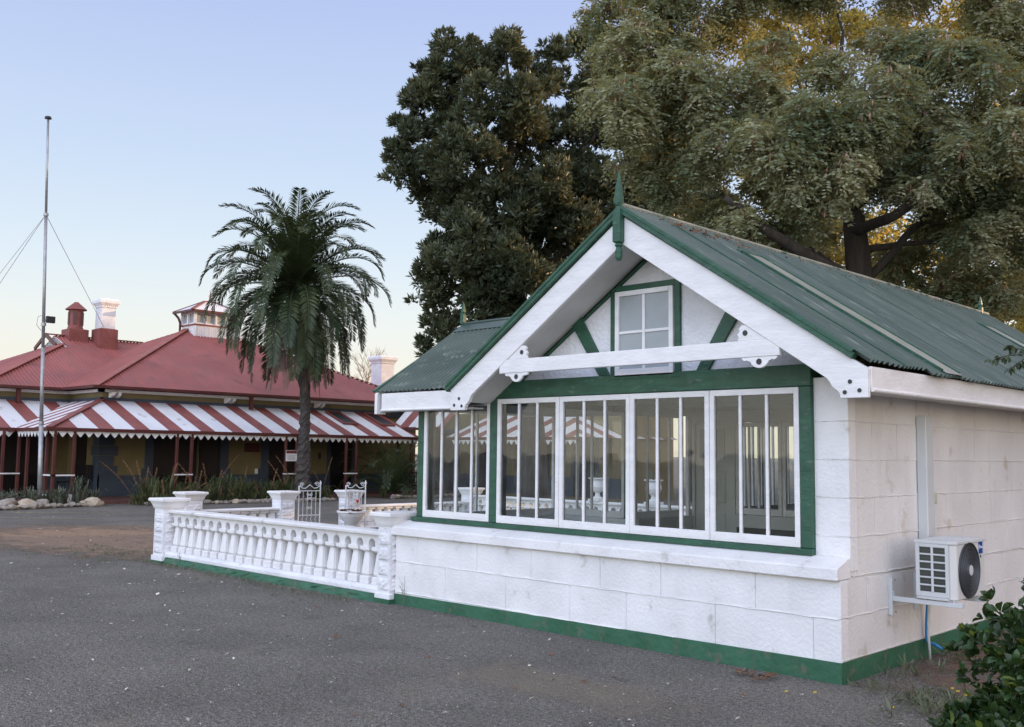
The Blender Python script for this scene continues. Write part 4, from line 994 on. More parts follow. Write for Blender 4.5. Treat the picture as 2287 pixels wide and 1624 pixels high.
# wing running to the right behind the garden room
b = MB(); b.box(-28.66, -18.5, 20.9, 24.0, 0, 3.25); b.build('wall', M_ochre, H)
b = MB(); b.box(-28.6, -18.48, 20.86, 20.9, .1, .8); 
for x in (-27.6, -25.2, -22.6, -20.2): b.box(x - .65, x + .65, 20.85, 20.9, .1, 2.6)
b.build('blue_trim', M_navy, H)
for x in (-27.6, -25.2, -22.6, -20.2):
    b = MB(); b.box(x - .5, x + .5, 20.82, 20.85, .1, 2.45)
    for k in range(34): b.box(x - .44, x + .44, 20.805, 20.82, .2 + k * .065, .235 + k * .065)
    b.build('louvred_door', M_louv, H)
corr('verandah_roof', (-25.0, 18.4, GZ), (1, 0, 0), (0, cv, sv), 0, 6.7, lambda u: 0, lambda u: min(2.6, 6.7 - u) / cv, .08, .010, VM, H, 6, stripe=lambda u: ((u + .3) % 1.112) < .62)
corr('verandah_roof', (-18.3, 18.4, GZ), (0, 1, 0), (-cv, 0, sv), 0, 5.6, lambda u: 0, lambda u: min(u, 2.6) / cv, .08, .010, VM, H, 6, stripe=lambda u: ((u + .3) % 1.112) < .62)
corr('verandah_roof', (-27.75, 17.95, 2.62), (1, 0, 0), (0, .72, .69), 0, 3.1, lambda u: 0, lambda u: 1.15, .08, .010, VM, H, 6, stripe=lambda u: ((u + .15) % 1.15) < .62)
b = MB(); b.box(-27.8, -24.6, 17.85, 17.97, 2.5, 2.60); b.box(-25.0, -18.25, 18.3, 18.42, GZ - .1, GZ); b.build('gutter', M_redd, H)
valance('y', 18.33, -24.6, -18.3, name='valance')
for x, y, z in ((-27.3, 17.95, 2.5), (-25.5, 17.95, 2.5), (-24.75, 17.95, 2.5), (-22.2, 18.4, 2.12), (-20.2, 18.4, 2.12), (-18.4, 18.4, 2.12)): post(x, y, z, .055)
for x0, s in ((-27.3, 1), (-25.5, -1), (-25.5, 1), (-24.75, -1)):
    b = MB(); n = 8; w_ = .34 if abs(x0 + 24.75) > .1 and not (x0 == -25.5 and s == 1) else .30
    b.tube([(x0 + s * (w_ - w_ * math.cos(R(90) * i / n)), 17.95, 2.12 + .36 * math.sin(R(90) * i / n)) for i in range(n + 1)], .028, 5); b.build('arched_brace', M_redd, H)
b = MB()
for z in (.35, .85): b.box(-27.3, -24.75, 17.93, 17.97, z, z + .05)
for k in range(12): b.box(-27.2 + k * .2, -27.17 + k * .2, 17.935, 17.965, .1, .85)
b.build('railing', M_redd, H)

# things on the verandah
be = empty('slatted_bench', (-29.6, 6.3, .1), 'dark slatted bench on the verandah against the blue and yellow return wall', 'bench')
b = MB(); 
for k in range(6): b.box(-30.55 + .0, -29.0, 6.60, 6.63, .62 + k * .085, .68 + k * .085)
b.build('backrest', M_louv, be)
b = MB()
for k in range(5): b.box(-30.55, -29.0, 6.12 + k * .09, 6.19 + k * .09, .52, .55)
b.build('seat', M_louv, be)
for x in (-30.45, -29.1):
    for y in (6.15, 6.58):
        b = MB(); b.box(x - .03, x + .03, y - .03, y + .03, .1, .52 if y < 6.3 else 1.1); b.build('leg', M_louv, be)
s1 = empty('warning_sign', (GX + .06, 12.24, 1.30), 'white warning sign with black header fixed between two verandah posts beside the palm', 'sign')
b = MB(); b.box(GX + .055, GX + .07, 12.0, 12.44, 1.29, 1.66); b.build('board', M_txt, s1)
b = MB(); b.box(GX + .071, GX + .073, 12.01, 12.43, 1.55, 1.65); b.build('header', M_txtd, s1)
b = MB(); b.tube([(GX + .0735, 12.22 + .16 * math.cos(t), 1.60 + .035 * math.sin(t)) for t in [2 * math.pi * i / 20 for i in range(21)]], .006, 4); b.build('oval', M_signred, s1)
text('lettering', 'NOTICE', .052, (GX + .0745, 12.22, 1.60), (math.pi / 2, 0, math.pi / 2), M_signred, s1)
b = MB()
for k, wd in enumerate((.18, .13, .17, .16, .15)): b.box(GX + .0705, GX + .072, 12.22 - wd, 12.22 + wd, 1.49 - k * .036, 1.498 - k * .036)
b.build('small_print', M_txtd, s1)
b = MB(); b.box(-28.695, -28.66, 11.97, 12.58, 1.58, 1.90); tag(b.build('notice_board', mat('dull_red_board', (.07, .015, .015), None), None), 'dull red blank board on the yellow wall under the verandah', 'notice board')
b = MB(); b.box(-28.695, -28.66, 12.42, 12.53, .80, .98); tag(b.build('paper_notice', M_txt, None), 'small white paper notice low on the yellow wall', 'notice')
b = MB(); b.box(-28.695, -28.66, 15.15, 15.25, 1.35, 1.58); tag(b.build('switch_box', M_dark, None), 'small dark box on the yellow wall right of the palm trunk', 'box')

# ------------------------------------------------------------------ flag pole
FP = empty('flag_pole', (-25.58, 3.78, 0), 'tall leaning galvanised mast with guy wires rising from the rock edged bed', 'pole')
def lerp(a, b, t): return tuple(a[i] + (b[i] - a[i]) * t for i in range(3))
p0, p1 = (-25.58, 3.78, 0), (-25.9, 3.55, 11.15)
b = MB(); b.tube([p0, lerp(p0, p1, .21)], [.068, .06], 12); b.tube([lerp(p0, p1, .21), lerp(p0, p1, .4)], [.052, .048], 12); b.tube([lerp(p0, p1, .4), lerp(p0, p1, .745)], [.045, .044], 12); b.tube([lerp(p0, p1, .745), p1], [.036, .032], 12); b.build('mast', M_steel, FP, smooth=True)
b = MB(); q_ = lerp(p0, p1, .999); b.tube([(q_[0], q_[1], q_[2]), (q_[0], q_[1], q_[2] + .06)], [.10, .08], 12); b.build('pole_cap', M_dark, FP)
for t in (.21, .46, .745):
    q_ = lerp(p0, p1, t); b = MB(); b.tube([(q_[0], q_[1], q_[2] - .04), (q_[0], q_[1], q_[2] + .04)], .07, 12); b.build('collar', M_steel, FP)
q_ = lerp(p0, p1, .745)
for tgt in ((-29.5, .2, .1), (-35.4, 9.9, 5.75), (-33.6, 10.9, 5.9)):
    if tgt[0] == -33.6: tgt = (-21.6, -2.4, 0.0)
    b = MB(); b.tube([q_, tgt], .008, 5); b.build('guy_wire', M_steel, FP)
q_ = lerp(p0, p1, .475); b = MB(); b.box(q_[0] - .02, q_[0] + .08, q_[1] + .06, q_[1] + .30, q_[2] - .11, q_[2] + .08); fl = b.build('floodlight', M_dark, FP, bevel=.01)
b = MB(); b.tube([(q_[0], q_[1], q_[2] - .02), (q_[0] + .02, q_[1] + .1, q_[2] - .06)], .02, 6); b.tube([(q_[0], q_[1] - .05, q_[2] - .35), (q_[0] + .05, q_[1] - .2, q_[2] - .2), (q_[0], q_[1] - .15, q_[2] + .05), (q_[0], q_[1], q_[2] + .1)], .008, 5); b.build('arm', M_steel, fl)

# lattice mast far left
TW = empty('lattice_mast', (-82, 19, 0), 'pale steel lattice mast cut by the left edge of the view', 'mast')
b = MB(); base = Vector((-82.5, 18.2, 0)); apex = base + Vector((-.6, .3, 15))
legs = [(base + Vector((math.cos(a) * 2.4, math.sin(a) * 2.4, 0)), apex + Vector((math.cos(a) * .25, math.sin(a) * .25, 0))) for a in (R(45), R(135), R(225), R(315))]
for a_, e_ in legs: b.tube([a_, e_], .13, 6)
b.build('leg', M_iron, TW)
b = MB()
for k in range(7):
    t0, t1 = k / 7, (k + 1) / 7
    for i in range(4):
        a_, e_ = legs[i]; c_, d_ = legs[(i + 1) % 4]; b.tube([a_.lerp(e_, t0), c_.lerp(d_, t1)], .05, 5); b.tube([a_.lerp(e_, t1), c_.lerp(d_, t1)], .05, 5)
b.build('brace', M_iron, TW)

# ------------------------------------------------------------------ foliage helpers
def unit(a): return a / (np.linalg.norm(a, axis=-1, keepdims=True) + 1e-9)
def leaves(C, D, Ln, Wd, rg, mid=.45):
    """one diamond leaf per row: base C, direction D"""
    n = len(C); S = unit(np.cross(D, rg.normal(size=(n, 3)))); Ln = Ln[:, None]; Wd = Wd[:, None]
    up = np.cross(S, D)
    V = np.stack([C, C + D * Ln * mid - S * Wd / 2 + up * Ln * .05, C + D * Ln, C + D * Ln * mid + S * Wd / 2 + up * Ln * .05], 1).reshape(-1, 3)
    return V, np.arange(4 * n).reshape(-1, 4)
def clump_points(cl, n, rg, shell=.5, squash=.85):
    """n points in the given balls (x,y,z,r), denser to the outside; returns points and outward directions"""
    cl = np.array(cl); wts = cl[:, 3] ** 2; wts /= wts.sum(); i = rg.choice(len(cl), n, p=wts); d = unit(rg.normal(size=(n, 3)))
    r = cl[i, 3] * (shell + (1 - shell) * rg.random(n) ** .6) * rg.normal(1, .10, n)
    p = cl[i, :3] + d * r[:, None] * np.array([1, 1, squash]); return p, d
def sub_clumps(cl, k, rg, f=.42):
    """break balls into smaller tufts so that a crown has gaps"""
    out = []
    for x, y, z, r in cl:
        for _ in range(k):
            d = rg.normal(size=3); d /= np.linalg.norm(d); rr = r * rg.uniform(.45, .95); s_ = r * f * rg.uniform(.6, 1.25)
            out.append((x + d[0] * rr, y + d[1] * rr, z + d[2] * rr * .9, s_))
    return out
def rosettes(C, A, nl, Ln, Wd, rg, spread=.9):
    n = len(C); C2 = np.repeat(C, nl, 0); A2 = np.repeat(A, nl, 0); D = unit(A2 + spread * rg.normal(size=(n * nl, 3)) * .62)
    return leaves(C2 + D * .01, D, Ln * rg.uniform(.6, 1.15, n * nl), Wd * rg.uniform(.7, 1.2, n * nl), rg)
def feathers(C, A, npair, Ln, lf, lw, rg, droop=.5):
    """compound leaves: a drooping midrib with pairs of leaflets"""
    n = len(C); D = unit(A); S = unit(np.cross(D, np.array([0, 0, 1.0]) + .25 * rg.normal(size=(n, 3)))); Ls = Ln * rg.uniform(.7, 1.2, n)
    Cs = []; Ds = []
    for k in range(npair):
        t = (k + 1) / npair; p = C + D * (Ls * t)[:, None]; p[:, 2] -= droop * Ls * t ** 2
        for s in (-1, 1):
            Cs.append(p); dd = unit(S * s + D * .45 + np.array([0, 0, -.25])); Ds.append(dd)
    Cs = np.concatenate(Cs); Ds = np.concatenate(Ds); m_ = len(Cs)
    return leaves(Cs, Ds, lf * rg.uniform(.7, 1.1, m_), lw * rg.uniform(.8, 1.2, m_), rg, .5)
def limb(b, pts, r0, r1, n=7, wob=.04):
    pts = [Vector(p) for p in pts]; out = []; k = 5
    for i in range(len(pts) - 1):
        for j in range(k): t = j / k; out.append(pts[i].lerp(pts[i + 1], t) + Vector([rnd.uniform(-1, 1) * wob * (pts[i + 1] - pts[i]).length * .4 for _ in range(3)]) * (1 if j else 0))
    out.append(pts[-1]); m_ = len(out) - 1; b.tube(out, [r0 + (r1 - r0) * i / m_ for i in range(m_ + 1)], n)

# dark broad leaved tree
rg = np.random.default_rng(21)
DT = 26.0; pxm = DT / 2226.66
T1 = empty('broadleaf_tree', tuple(at(1200, 1010, DT).xy) + (0,), 'tall dark leathery leaved tree standing between the palm and the green roof', 'tree')
cl_px = [(1235, 110, 40, 1), (1240, 300, 60, 1), (1262, 380, 60, 1), (1300, 250, 55, 1.5), (1235, 400, 60, .5), (1135, 145, 72, 0), (1195, 190, 70, 1), (1010, 175, 85, 0), (1070, 130, 55, 1), (1000, 120, 45, 0), (955, 170, 45, 0), (955, 250, 75, 0), (895, 300, 48, -.5), (985, 330, 90, 0), (925, 385, 70, .3), (885, 350, 38, 0), (1100, 250, 95, -1), (1160, 310, 85, .5),
         (1065, 370, 100, -1.4), (1190, 420, 110, -.5), (1010, 450, 70, .5), (1100, 480, 100, -1.2), (955, 440, 40, .8), (1060, 560, 95, -1), (975, 560, 45, 0), (1000, 620, 70, 0), (965, 655, 50, .4), (1130, 600, 110, -1),
         (1060, 690, 85, -.3), (975, 730, 48, .3), (1130, 730, 100, 0), (1040, 770, 70, 0), (945, 775, 25, .5), (1230, 520, 110, .2), (1250, 640, 100, 0), (1290, 400, 90, 1.2), (1300, 500, 95, 1), (1340, 300, 80, 1.5), (1300, 180, 55, 1.5), (1350, 120, 60, 2), (1285, 95, 30, 1.8),
         (1400, 200, 90, 4), (1360, 280, 90, 3), (1460, 300, 100, 4), (1340, 100, 60, 4), (1500, 560, 95, 4), (1560, 620, 90, 4), (1420, 640, 95, 3), (1600, 420, 90, 5), (1320, 600, 90, 2), (1560, 500, 90, 5), (1650, 520, 80, 5), (1380, 420, 90, 1.5), (1450, 380, 80, 2), (1400, 560, 90, 1.8), (1480, 470, 80, 2)]
cl = []
for u, v, r, dd in cl_px:
    p = at(u, v, DT + dd); cl.append((p.x, p.y, p.z, r * pxm * .92))
sub = sub_clumps(cl, 11, rg, .40)
C, Dr = clump_points(sub, 31000, rg, .45)
A = unit(Dr * .7 + np.array([0, 0, .75]))
V, F = rosettes(C, A, 8, .20, .058, rg)
np_mesh('crown', V, F, M_leafdark, T1)
b = MB(); tb = at(1200, 1010, DT); tb.z = 0; fork = at(1150, 640, DT)
limb(b, [tb, at(1180, 820, DT), fork], .36, .24, 9)
for u, v, dd in ((1120, 330, 0), (1000, 200, 0), (1130, 130, 0), (920, 360, 0), (1190, 430, 0), (1300, 400, 1), (1340, 280, 1.4), (1000, 640, 0), (980, 730, 0), (1280, 560, .5), (1450, 400, 1.8)):
    e_ = at(u, v, DT + dd); mid_ = fork.lerp(e_, .5) + Vector((0, 0, .5 if v < 500 else .1)); limb(b, [fork if v < 600 else at(1175, 780, DT), mid_, e_], .15, .04, 7, .07)
b.build('trunk', M_bark, T1, smooth=True)

# feathery tree full of dry pods
DB = 19.0; pm = DB / 2226.66
T2 = empty('pod_tree', tuple(at(1915, 1000, DB).xy) + (0,), 'huge feathery green tree hung with dry pink pods rising behind the green roof', 'tree')
cl_px = [(1650, 470, 40, -2), (1700, 570, 38, -1.5), (2150, 350, 50, -2.2), (2060, 420, 32, -2), (2230, 300, 60, -2.2), (1370, 60, 80, 1), (1440, 130, 100, 0), (1400, 250, 85, -1), (1480, 240, 90, 0), (1450, 340, 75, 0), (1520, 60, 90, 0), (1560, 170, 100, -1), (1560, 300, 90, -1), (1500, 410, 55, 0), (1620, 60, 70, 1), (1680, 220, 80, -1), (1720, 330, 75, -2), (1790, 260, 100, -2),
         (1730, 130, 60, 0), (1850, 160, 60, -1), (1860, 340, 105, -2), (1800, 420, 75, -2), (1930, 230, 95, -2), (2010, 120, 90, 0), (2060, 260, 85, -1), (2150, 180, 110, -1), (2240, 60, 80, 0), (2120, 330, 90, -1), (2230, 300, 100, -1), (2300, 200, 90, -1), (2210, 430, 85, -1), (2290, 420, 80, -1),
         (2170, 520, 65, -1), (2050, 360, 55, 0), (2130, 430, 50, 0), (1860, 430, 45, 1.5), (1830, 520, 35, 1.5), (1600, 500, 50, 0), (1680, 540, 60, 0), (1620, 470, 45, 0), (1750, 560, 50, 0), (1560, 470, 40, 1), (2020, 600, 55, 1), (2100, 620, 60, .5), (2200, 640, 55, 0), (2270, 640, 35, 1), (2300, 540, 45, 0), (2060, 550, 35, 1),
         (2060, 470, 45, .5), (2110, 500, 55, .5), (1990, 420, 60, 0), (1990, 560, 35, 1.5), (2150, 590, 60, 1), (1960, 340, 70, -.5), (1780, 480, 55, 0), (1700, 420, 60, 0), (2250, 540, 60, 0), (1660, -70, 110, 0), (1850, -90, 120, 0), (2050, -90, 130, 0), (2260, -80, 130, 0), (1480, -60, 110, 0), (2400, 120, 130, 0), (2400, 380, 130, 0), (2400, -90, 130, 0)]
cl = [tuple(at(u, v, DB + dd)) + (r * pm * .95,) for u, v, r, dd in cl_px]
sub = sub_clumps(cl, 9, rg, .34)
C, Dr = clump_points(sub, 26000, rg, .35, .75)
A = unit(Dr * np.array([1, 1, .3]) + np.array([0, 0, -.25]) + .5 * rg.normal(size=C.shape))
V, F = feathers(C, A, 6, .34, .105, .044, rg, .45)
np_mesh('crown', V, F, M_leafacac, T2)
n = 14000; C, Dr = clump_points(sub, n, rg, .7, .8); D = unit(np.array([0, 0, -1.0]) + .25 * rg.normal(size=(n, 3)))
V, F = leaves(C, D, rg.uniform(.10, .19, n), rg.uniform(.028, .042, n), rg, .5); np_mesh('seed_pods', V, F, M_pod, T2)
b = MB(); tb = at(1930, 1000, DB); tb.z = 0; fk = at(1905, 470, DB)
limb(b, [tb, at(1918, 600, DB), fk], .30, .20, 10, .02)
for u, v, dd, r in ((1870, 30, 0, .16), (1790, 400, -1, .10), (1700, 330, -1, .09), (2080, 370, 0, .13), (2200, 300, -1, .09), (1980, 200, -1, .12), (2150, 150, -.5, .1), (1600, 170, 0, .09), (1480, 130, 0, .08)):
    e_ = at(u, v, DB + dd); limb(b, [fk, fk.lerp(e_, .45) + Vector((0, 0, .3)), e_], r * .8, .02, 7, .12)
limb(b, [at(1915, 640, DB), at(1800, 560, DB), at(1640, 460, DB)], .17, .06, 7, .04); limb(b, [at(1920, 560, DB), at(2010, 545, DB), at(2120, 540, DB)], .08, .03)
limb(b, [at(1915, 650, DB), at(2050, 500, DB), at(2180, 390, DB)], .10, .03)
limb(b, [at(1915, 640, DB), at(1830, 590, DB - 1.5), at(1720, 520, DB - 2), at(1620, 440, DB - 2)], .17, .05, 7, .04); limb(b, [at(1905, 520, DB), at(2000, 480, DB - 1.5), at(2110, 400, DB - 2), at(2230, 330, DB - 2)], .12, .03, 7, .05)
limb(b, [at(1905, 470, DB), at(1820, 390, DB - 1.5), at(1750, 290, DB - 2.2)], .13, .04, 7, .05)
b.build('trunk', M_bark, T2, smooth=True)

# trees further back, catching the low sun
def backtree(name, u, v0, D, cl_px, n, label, m=None, ln=.30, group='sunlit trees behind the garden room', k=7):
    t = empty(name, tuple(at(u, 1000, D).xy) + (0,), label, 'tree', group); q = D / 2226.66
    cl = [tuple(at(a, c, D + dd)) + (r * q,) for a, c, r, dd in cl_px]; s_ = sub_clumps(cl, k, rg, .4)
    C, Dr = clump_points(s_, n, rg, .4); A = unit(Dr + np.array([0, 0, .2])); V, F = rosettes(C, A, 7, ln, ln * .36, rg, 1.2); np_mesh('crown', V, F, m or M_leafback, t)
    b = MB(); g0 = at(u, 1000, D); g0.z = 0; top = at(u, v0, D); limb(b, [g0, g0.lerp(top, .5), top], .3, .15, 7, .03)
    for a, c, r, dd in cl_px[:8]: e_ = at(a, c, D + dd); limb(b, [g0.lerp(top, .7), e_], .1, .03, 6, .05)
    b.build('trunk', M_bark, t, smooth=True); return t
backtree('background_tree', 1560, 420, 36, [(1480, 430, 80, 0), (1560, 480, 90, 1), (1430, 520, 80, 0), (1560, 580, 90, 0), (1660, 560, 80, 1), (1450, 640, 90, 0), (1580, 700, 120, 0)], 6500, 'sunlit tree seen through gaps just right of the finial', M_leafdark)
backtree('background_tree', 1850, 350, 40, [(1760, 60, 90, 0), (1850, 40, 90, 1), (1700, 150, 70, 0), (1800, 180, 80, 0), (1760, 400, 90, 0), (1860, 300, 90, 0), (1950, 80, 80, 0), (1980, 300, 80, 0), (1820, 520, 100, 0), (1950, 560, 100, 0), (1900, 650, 110, 0), (1780, 640, 110, 0)], 4200, 'yellow sunlit tree directly behind the thick dark trunk')
backtree('background_tree', 2180, 350, 44, [(2100, 70, 90, 0), (2200, 110, 90, 0), (2250, 260, 80, 0), (2080, 200, 70, 0), (2180, 350, 90, 0), (2290, 150, 80, 0), (2200, 500, 80, 0), (2100, 560, 80, 0), (2120, 680, 90, 0), (2230, 700, 80, 0), (2310, 480, 70, 0), (2350, 650, 110, 0)], 4200, 'yellow green sunlit tree at the right edge behind the far finial')
backtree('background_tree', 1340, 700, 42, [(1250, 760, 110, 0), (1400, 740, 120, 0), (1330, 640, 90, 0), (1180, 850, 90, 0), (1120, 900, 60, 2), (1450, 860, 110, 0), (1300, 880, 90, 0)], 4500, 'low dark tree behind the garden room under the tall crown', M_leafdark)
# unseen trees added right of the view to shade the yard and the house
for i, (x, y, h, r, lb) in enumerate(((6.5, 9, 8.5, 3.0, 'unseen leafy tree added outside the right edge, nearest of the shade row'), (8, 20, 10, 4.0, 'unseen leafy tree added outside the right edge in the middle of the shade row'), (3, 30, 11, 4.5, 'unseen leafy tree added for shade far back outside the right edge'), (14, 34, 11, 5.0, 'unseen broad tree added for shade farthest to the right outside the view'), (4.4, 14, 6.5, 3.0, 'low dense tree added for shade past the back right corner of the garden room'),
                                     (-14, 56, 12, 5, 'far leafy tree added for shade in the distant row, leftmost'), (-7, 58, 12, 5, 'far leafy tree added for shade in the distant row, second'), (0, 60, 12.5, 5, 'far leafy tree added for shade in the distant row, third'), (7, 62, 12.5, 5, 'far leafy tree added for shade in the distant row, rightmost'))):
    t = empty('added_shade_tree', (x, y, 0), lb, 'tree', 'unseen trees added for shade'); cl = [(x + rnd.uniform(-r, r) * .6, y + rnd.uniform(-r, r) * .6, h * f, r * rnd.uniform(.45, .6)) for f in (.12, .2, .3, .4, .5, .6, .7, .8, .9, .35, .55, .75)]
    C, Dr = clump_points(sub_clumps(cl, 7, rg, .45), 3200, rg, .3); V, F = rosettes(C, unit(Dr + np.array([0, 0, .3])), 6, .40 + .02 * r, .20 + .02 * r, rg, 1.2); np_mesh('crown', V, F, M_leafback, t)
    b = MB(); limb(b, [(x, y, 0), (x + .2, y, h * .7)], .3, .1); b.build('trunk', M_bark, t, smooth=True)
# bare shrub behind the verandah roof at the right chimney
def bare(name, base, h, label):
    t = empty(name, tuple(base), label, 'tree'); b = MB()
    def rec(p, d, l, r, k):
        e_ = p + d * l; b.tube([p, p.lerp(e_, .5) + Vector([rnd.uniform(-.04, .04) * l for _ in range(3)]), e_], [r, r * .85, r * .7], 5, cap=False)
        if k == 0: return
        for _ in range(3 if k > 2 else 4):
            dd = (d + Vector((rnd.uniform(-.7, .7), rnd.uniform(-.7, .7), rnd.uniform(-.2, .5)))).normalized(); rec(e_, dd, l * rnd.uniform(.6, .8), r * .6, k - 1)
    rec(Vector(base), Vector((0, 0, 1)), h * .38, .09, 5); b.build('branches', mat('tan_twigs', (.30, .20, .13), (.22, .15, .10), 4, .8), t)
bare('bare_tree', (-44, 28, 0), 6.6, 'leafless tan twiggy tree behind the roof beside the right chimney')

# ------------------------------------------------------------------ date palm
PB = Vector((-24.6, 11.75, 0)); PC = Vector((-24.5, 11.15, 6.9))
PT = empty('date_palm', tuple(PB), 'tall date palm with a full arching crown in front of the verandah', 'palm')
b = MB(); n = 46; rings = []; pts = []; rad = []
for i in range(n + 1):
    t = i / n; p = PB.lerp(Vector((-24.55, 11.72, 3.4)), min(1, t * 1.5)) if t < .667 else Vector((-24.55, 11.72, 3.4)).lerp(PC, (t - .667) * 3)
    pts.append(p); rad.append((.28 - .11 * min(1, t * 2.2)) * (1.07 if i % 2 else .94))
bb = len(b.v); m_ = 14
for i, p in enumerate(pts):
    for j in range(m_):
        a = 2 * math.pi * j / m_ + i * .22; r = rad[i] * rnd.uniform(.84, 1.18); b.v.append((p.x + r * math.cos(a), p.y + r * math.sin(a), p.z))
for i in range(n):
    for j in range(m_): j2 = (j + 1) % m_; b.f.append((bb + i * m_ + j, bb + i * m_ + j2, bb + (i + 1) * m_ + j2, bb + (i + 1) * m_ + j)); b.m.append(0)
b.build('trunk', M_palmbark, PT)
def frond_np(base, az, el0, Ln, rg, npair=58, lf=.42, droop=1.0, lw=.036, fold=.35):
    """arching pinnate frond: returns leaflet verts/faces and the midrib points"""
    el = el0; p = np.array(base, float); seg = 18; mids = [p.copy()]; dirs = []
    for k in range(seg):
        t = k / seg; el -= droop * (3.6 * t * t + .55 * t + .12) / seg * (1.15 if el > -1.3 else .12); d = np.array([math.cos(az) * math.cos(el), math.sin(az) * math.cos(el), math.sin(el)]); p = p + d * Ln / seg; mids.append(p.copy()); dirs.append(d)
    mids = np.array(mids); dirs = np.array(dirs + [dirs[-1]]); tt = np.linspace(.12, 1, npair); idx = tt * seg; i0 = np.minimum(idx.astype(int), seg - 1); fr_ = (idx - i0)[:, None]
    P = mids[i0] * (1 - fr_) + mids[i0 + 1] * fr_; D = unit(dirs[i0] * (1 - fr_) + dirs[i0 + 1] * fr_); side = np.array([-math.sin(az), math.cos(az), 0.0]); up = np.cross(D, side); up = unit(up) * np.sign(up[:, 2:3] + 1e-9)
    Vs = []; Fs = []; nb = 0; prof = np.minimum(1, .45 + tt * 2.2) * (1 - .62 * tt ** 5)
    for s in (-1, 1):
        d0 = unit(side * s + D * (.48 + .45 * tt[:, None]) + up * fold + .12 * rg.normal(size=D.shape)); l = (lf * np.clip(prof, .35, 1) * rg.uniform(.85, 1.1, npair))[:, None]
        w_ = np.cross(d0, up); w_ = unit(w_) * lw / 2; m1 = P + d0 * l * .5; tip = m1 + unit(d0 + np.array([0, 0, -.25])) * l * .5
        V = np.stack([P, m1 - w_, tip, m1 + w_], 1).reshape(-1, 3); Vs.append(V); Fs.append(np.arange(4 * npair).reshape(-1, 4) + nb); nb += 4 * npair
    return np.concatenate(Vs), np.concatenate(Fs), mids
rp = np.random.default_rng(5)
def palm_crown(root, C, specs, name, m, cap_n=100, **kw):
    for az, el, Ln, dr in specs:
        V, F, mids = frond_np(C, az, el, Ln, rp, droop=dr, **kw)
        o = np_mesh(name, V, F, m, root); bb = MB(); bb.tube([tuple(q) for q in mids], [.028 * (1 - .8 * i / len(mids)) + .004 for i in range(len(mids))], 5, cap=False); bb.build('midrib', m, o)
sp = []
for i in range(98):
    t = (i + .5) / 98; az = i * 2.39996 + rp.uniform(-.15, .15); el = R(84) - t * R(130) + rp.uniform(-.1, .1); Ln = (3.7 - .25 * min(1, t * 2.0)) * rp.uniform(.92, 1.08)
    sp.append((az, el, Ln, .98 + .35 * t + rp.uniform(-.18, .15)))
palm_crown(PT, tuple(PC + Vector((0, 0, .15))), sp, 'frond', M_palmleaf, npair=92, lf=.50, lw=.044)
sp = [(i * 2.39996 + .4, R(-48) - rp.uniform(0, .4), rp.uniform(2.4, 3.4), .9) for i in range(26)]
palm_crown(PT, tuple(PC + Vector((0, 0, -.25))), sp, 'dead_frond', M_palmdead, lf=.30, lw=.028, fold=0)
# young bushy palm
P2 = empty('young_palm', (-26.0, 16.7, 0), 'low bushy young palm without a trunk in front of the verandah end', 'palm')
sp = []
for i in range(30):
    t = (i + .5) / 30; sp.append((i * 2.39996, R(84) - t * R(70), 2.7 * rp.uniform(.8, 1.1), .9 + .5 * t))
palm_crown(P2, (-26.0, 16.7, .15), sp, 'frond', M_palmleaf, npair=34, lf=.42, lw=.032)

# ------------------------------------------------------------------ beds, rocks and clumps
sheet('garden_bed', [(-25.2, .6), (-24.4, 2.4), (-25.1, 4.4), (-25.5, 5.3), (-26.0, 5.2), (-26.4, 3.9), (-28.4, 3.8), (-28.4, .6)], .012, M_dirt)
sheet('garden_bed', [(-25.0, 6.6), (-24.6, 9.2), (-24.4, 11.5), (-24.3, 12.6), (-25.9, 12.7), (-25.9, 6.4)], .014, M_dirt)
sheet('garden_bed', [(-24.6, 15.4), (-24.5, 17.3), (-25.0, 19.0), (-27.5, 19.0), (-27.5, 15.2)], .013, M_dirt)
protos = []
def rock(seed):
    q = random.Random(seed); import bmesh; bm = bmesh.new(); bmesh.ops.create_icosphere(bm, subdivisions=2, radius=1); off = [Vector((q.uniform(-1, 1), q.uniform(-1, 1), q.uniform(-1, 1))).normalized() for _ in range(6)]
    for v in bm.verts:
        f = 1.0
        for o_ in off:
            d = v.co.normalized().dot(o_)
            if d > .55: f -= (d - .55) * .55
        v.co *= f * q.uniform(.94, 1.06); v.co.z *= .72
    me = bpy.data.meshes.new('rock'); bm.to_mesh(me); bm.free(); me.materials.append(M_rock if seed % 4 else M_rocko); return me
rocks = [rock(s) for s in range(1, 9)]
def rockrow(line, n, r0, r1, label, group):
    pts = [Vector((x, y, 0)) for x, y in line]; seg = [(pts[i + 1] - pts[i]).length for i in range(len(pts) - 1)]; tot = sum(seg)
    for k in range(n):
        d = tot * (k + .5) / n; i = 0
        while d > seg[i] and i < len(seg) - 1: d -= seg[i]; i += 1
        p = pts[i].lerp(pts[i + 1], d / seg[i]); r = rnd.uniform(r0, r1); o = bpy.data.objects.new('border_rock', rnd.choice(rocks)); col.objects.link(o)
        o.location = (p.x + rnd.uniform(-.04, .04), p.y, r * .45); o.scale = (r, r * rnd.uniform(.9, 1.3), r * rnd.uniform(.75, 1)); o.rotation_euler.z = rnd.uniform(0, 6.28); tag(o, ordinal(k + 1) + ' from the left of the ' + label, 'rock', group)
rockrow([(-25.0, .8), (-24.35, 2.4), (-24.9, 4.2), (-25.4, 5.5)], 24, .10, .17, 'small pale rocks edging the bed round the mast', 'rocks edging the bed round the mast')
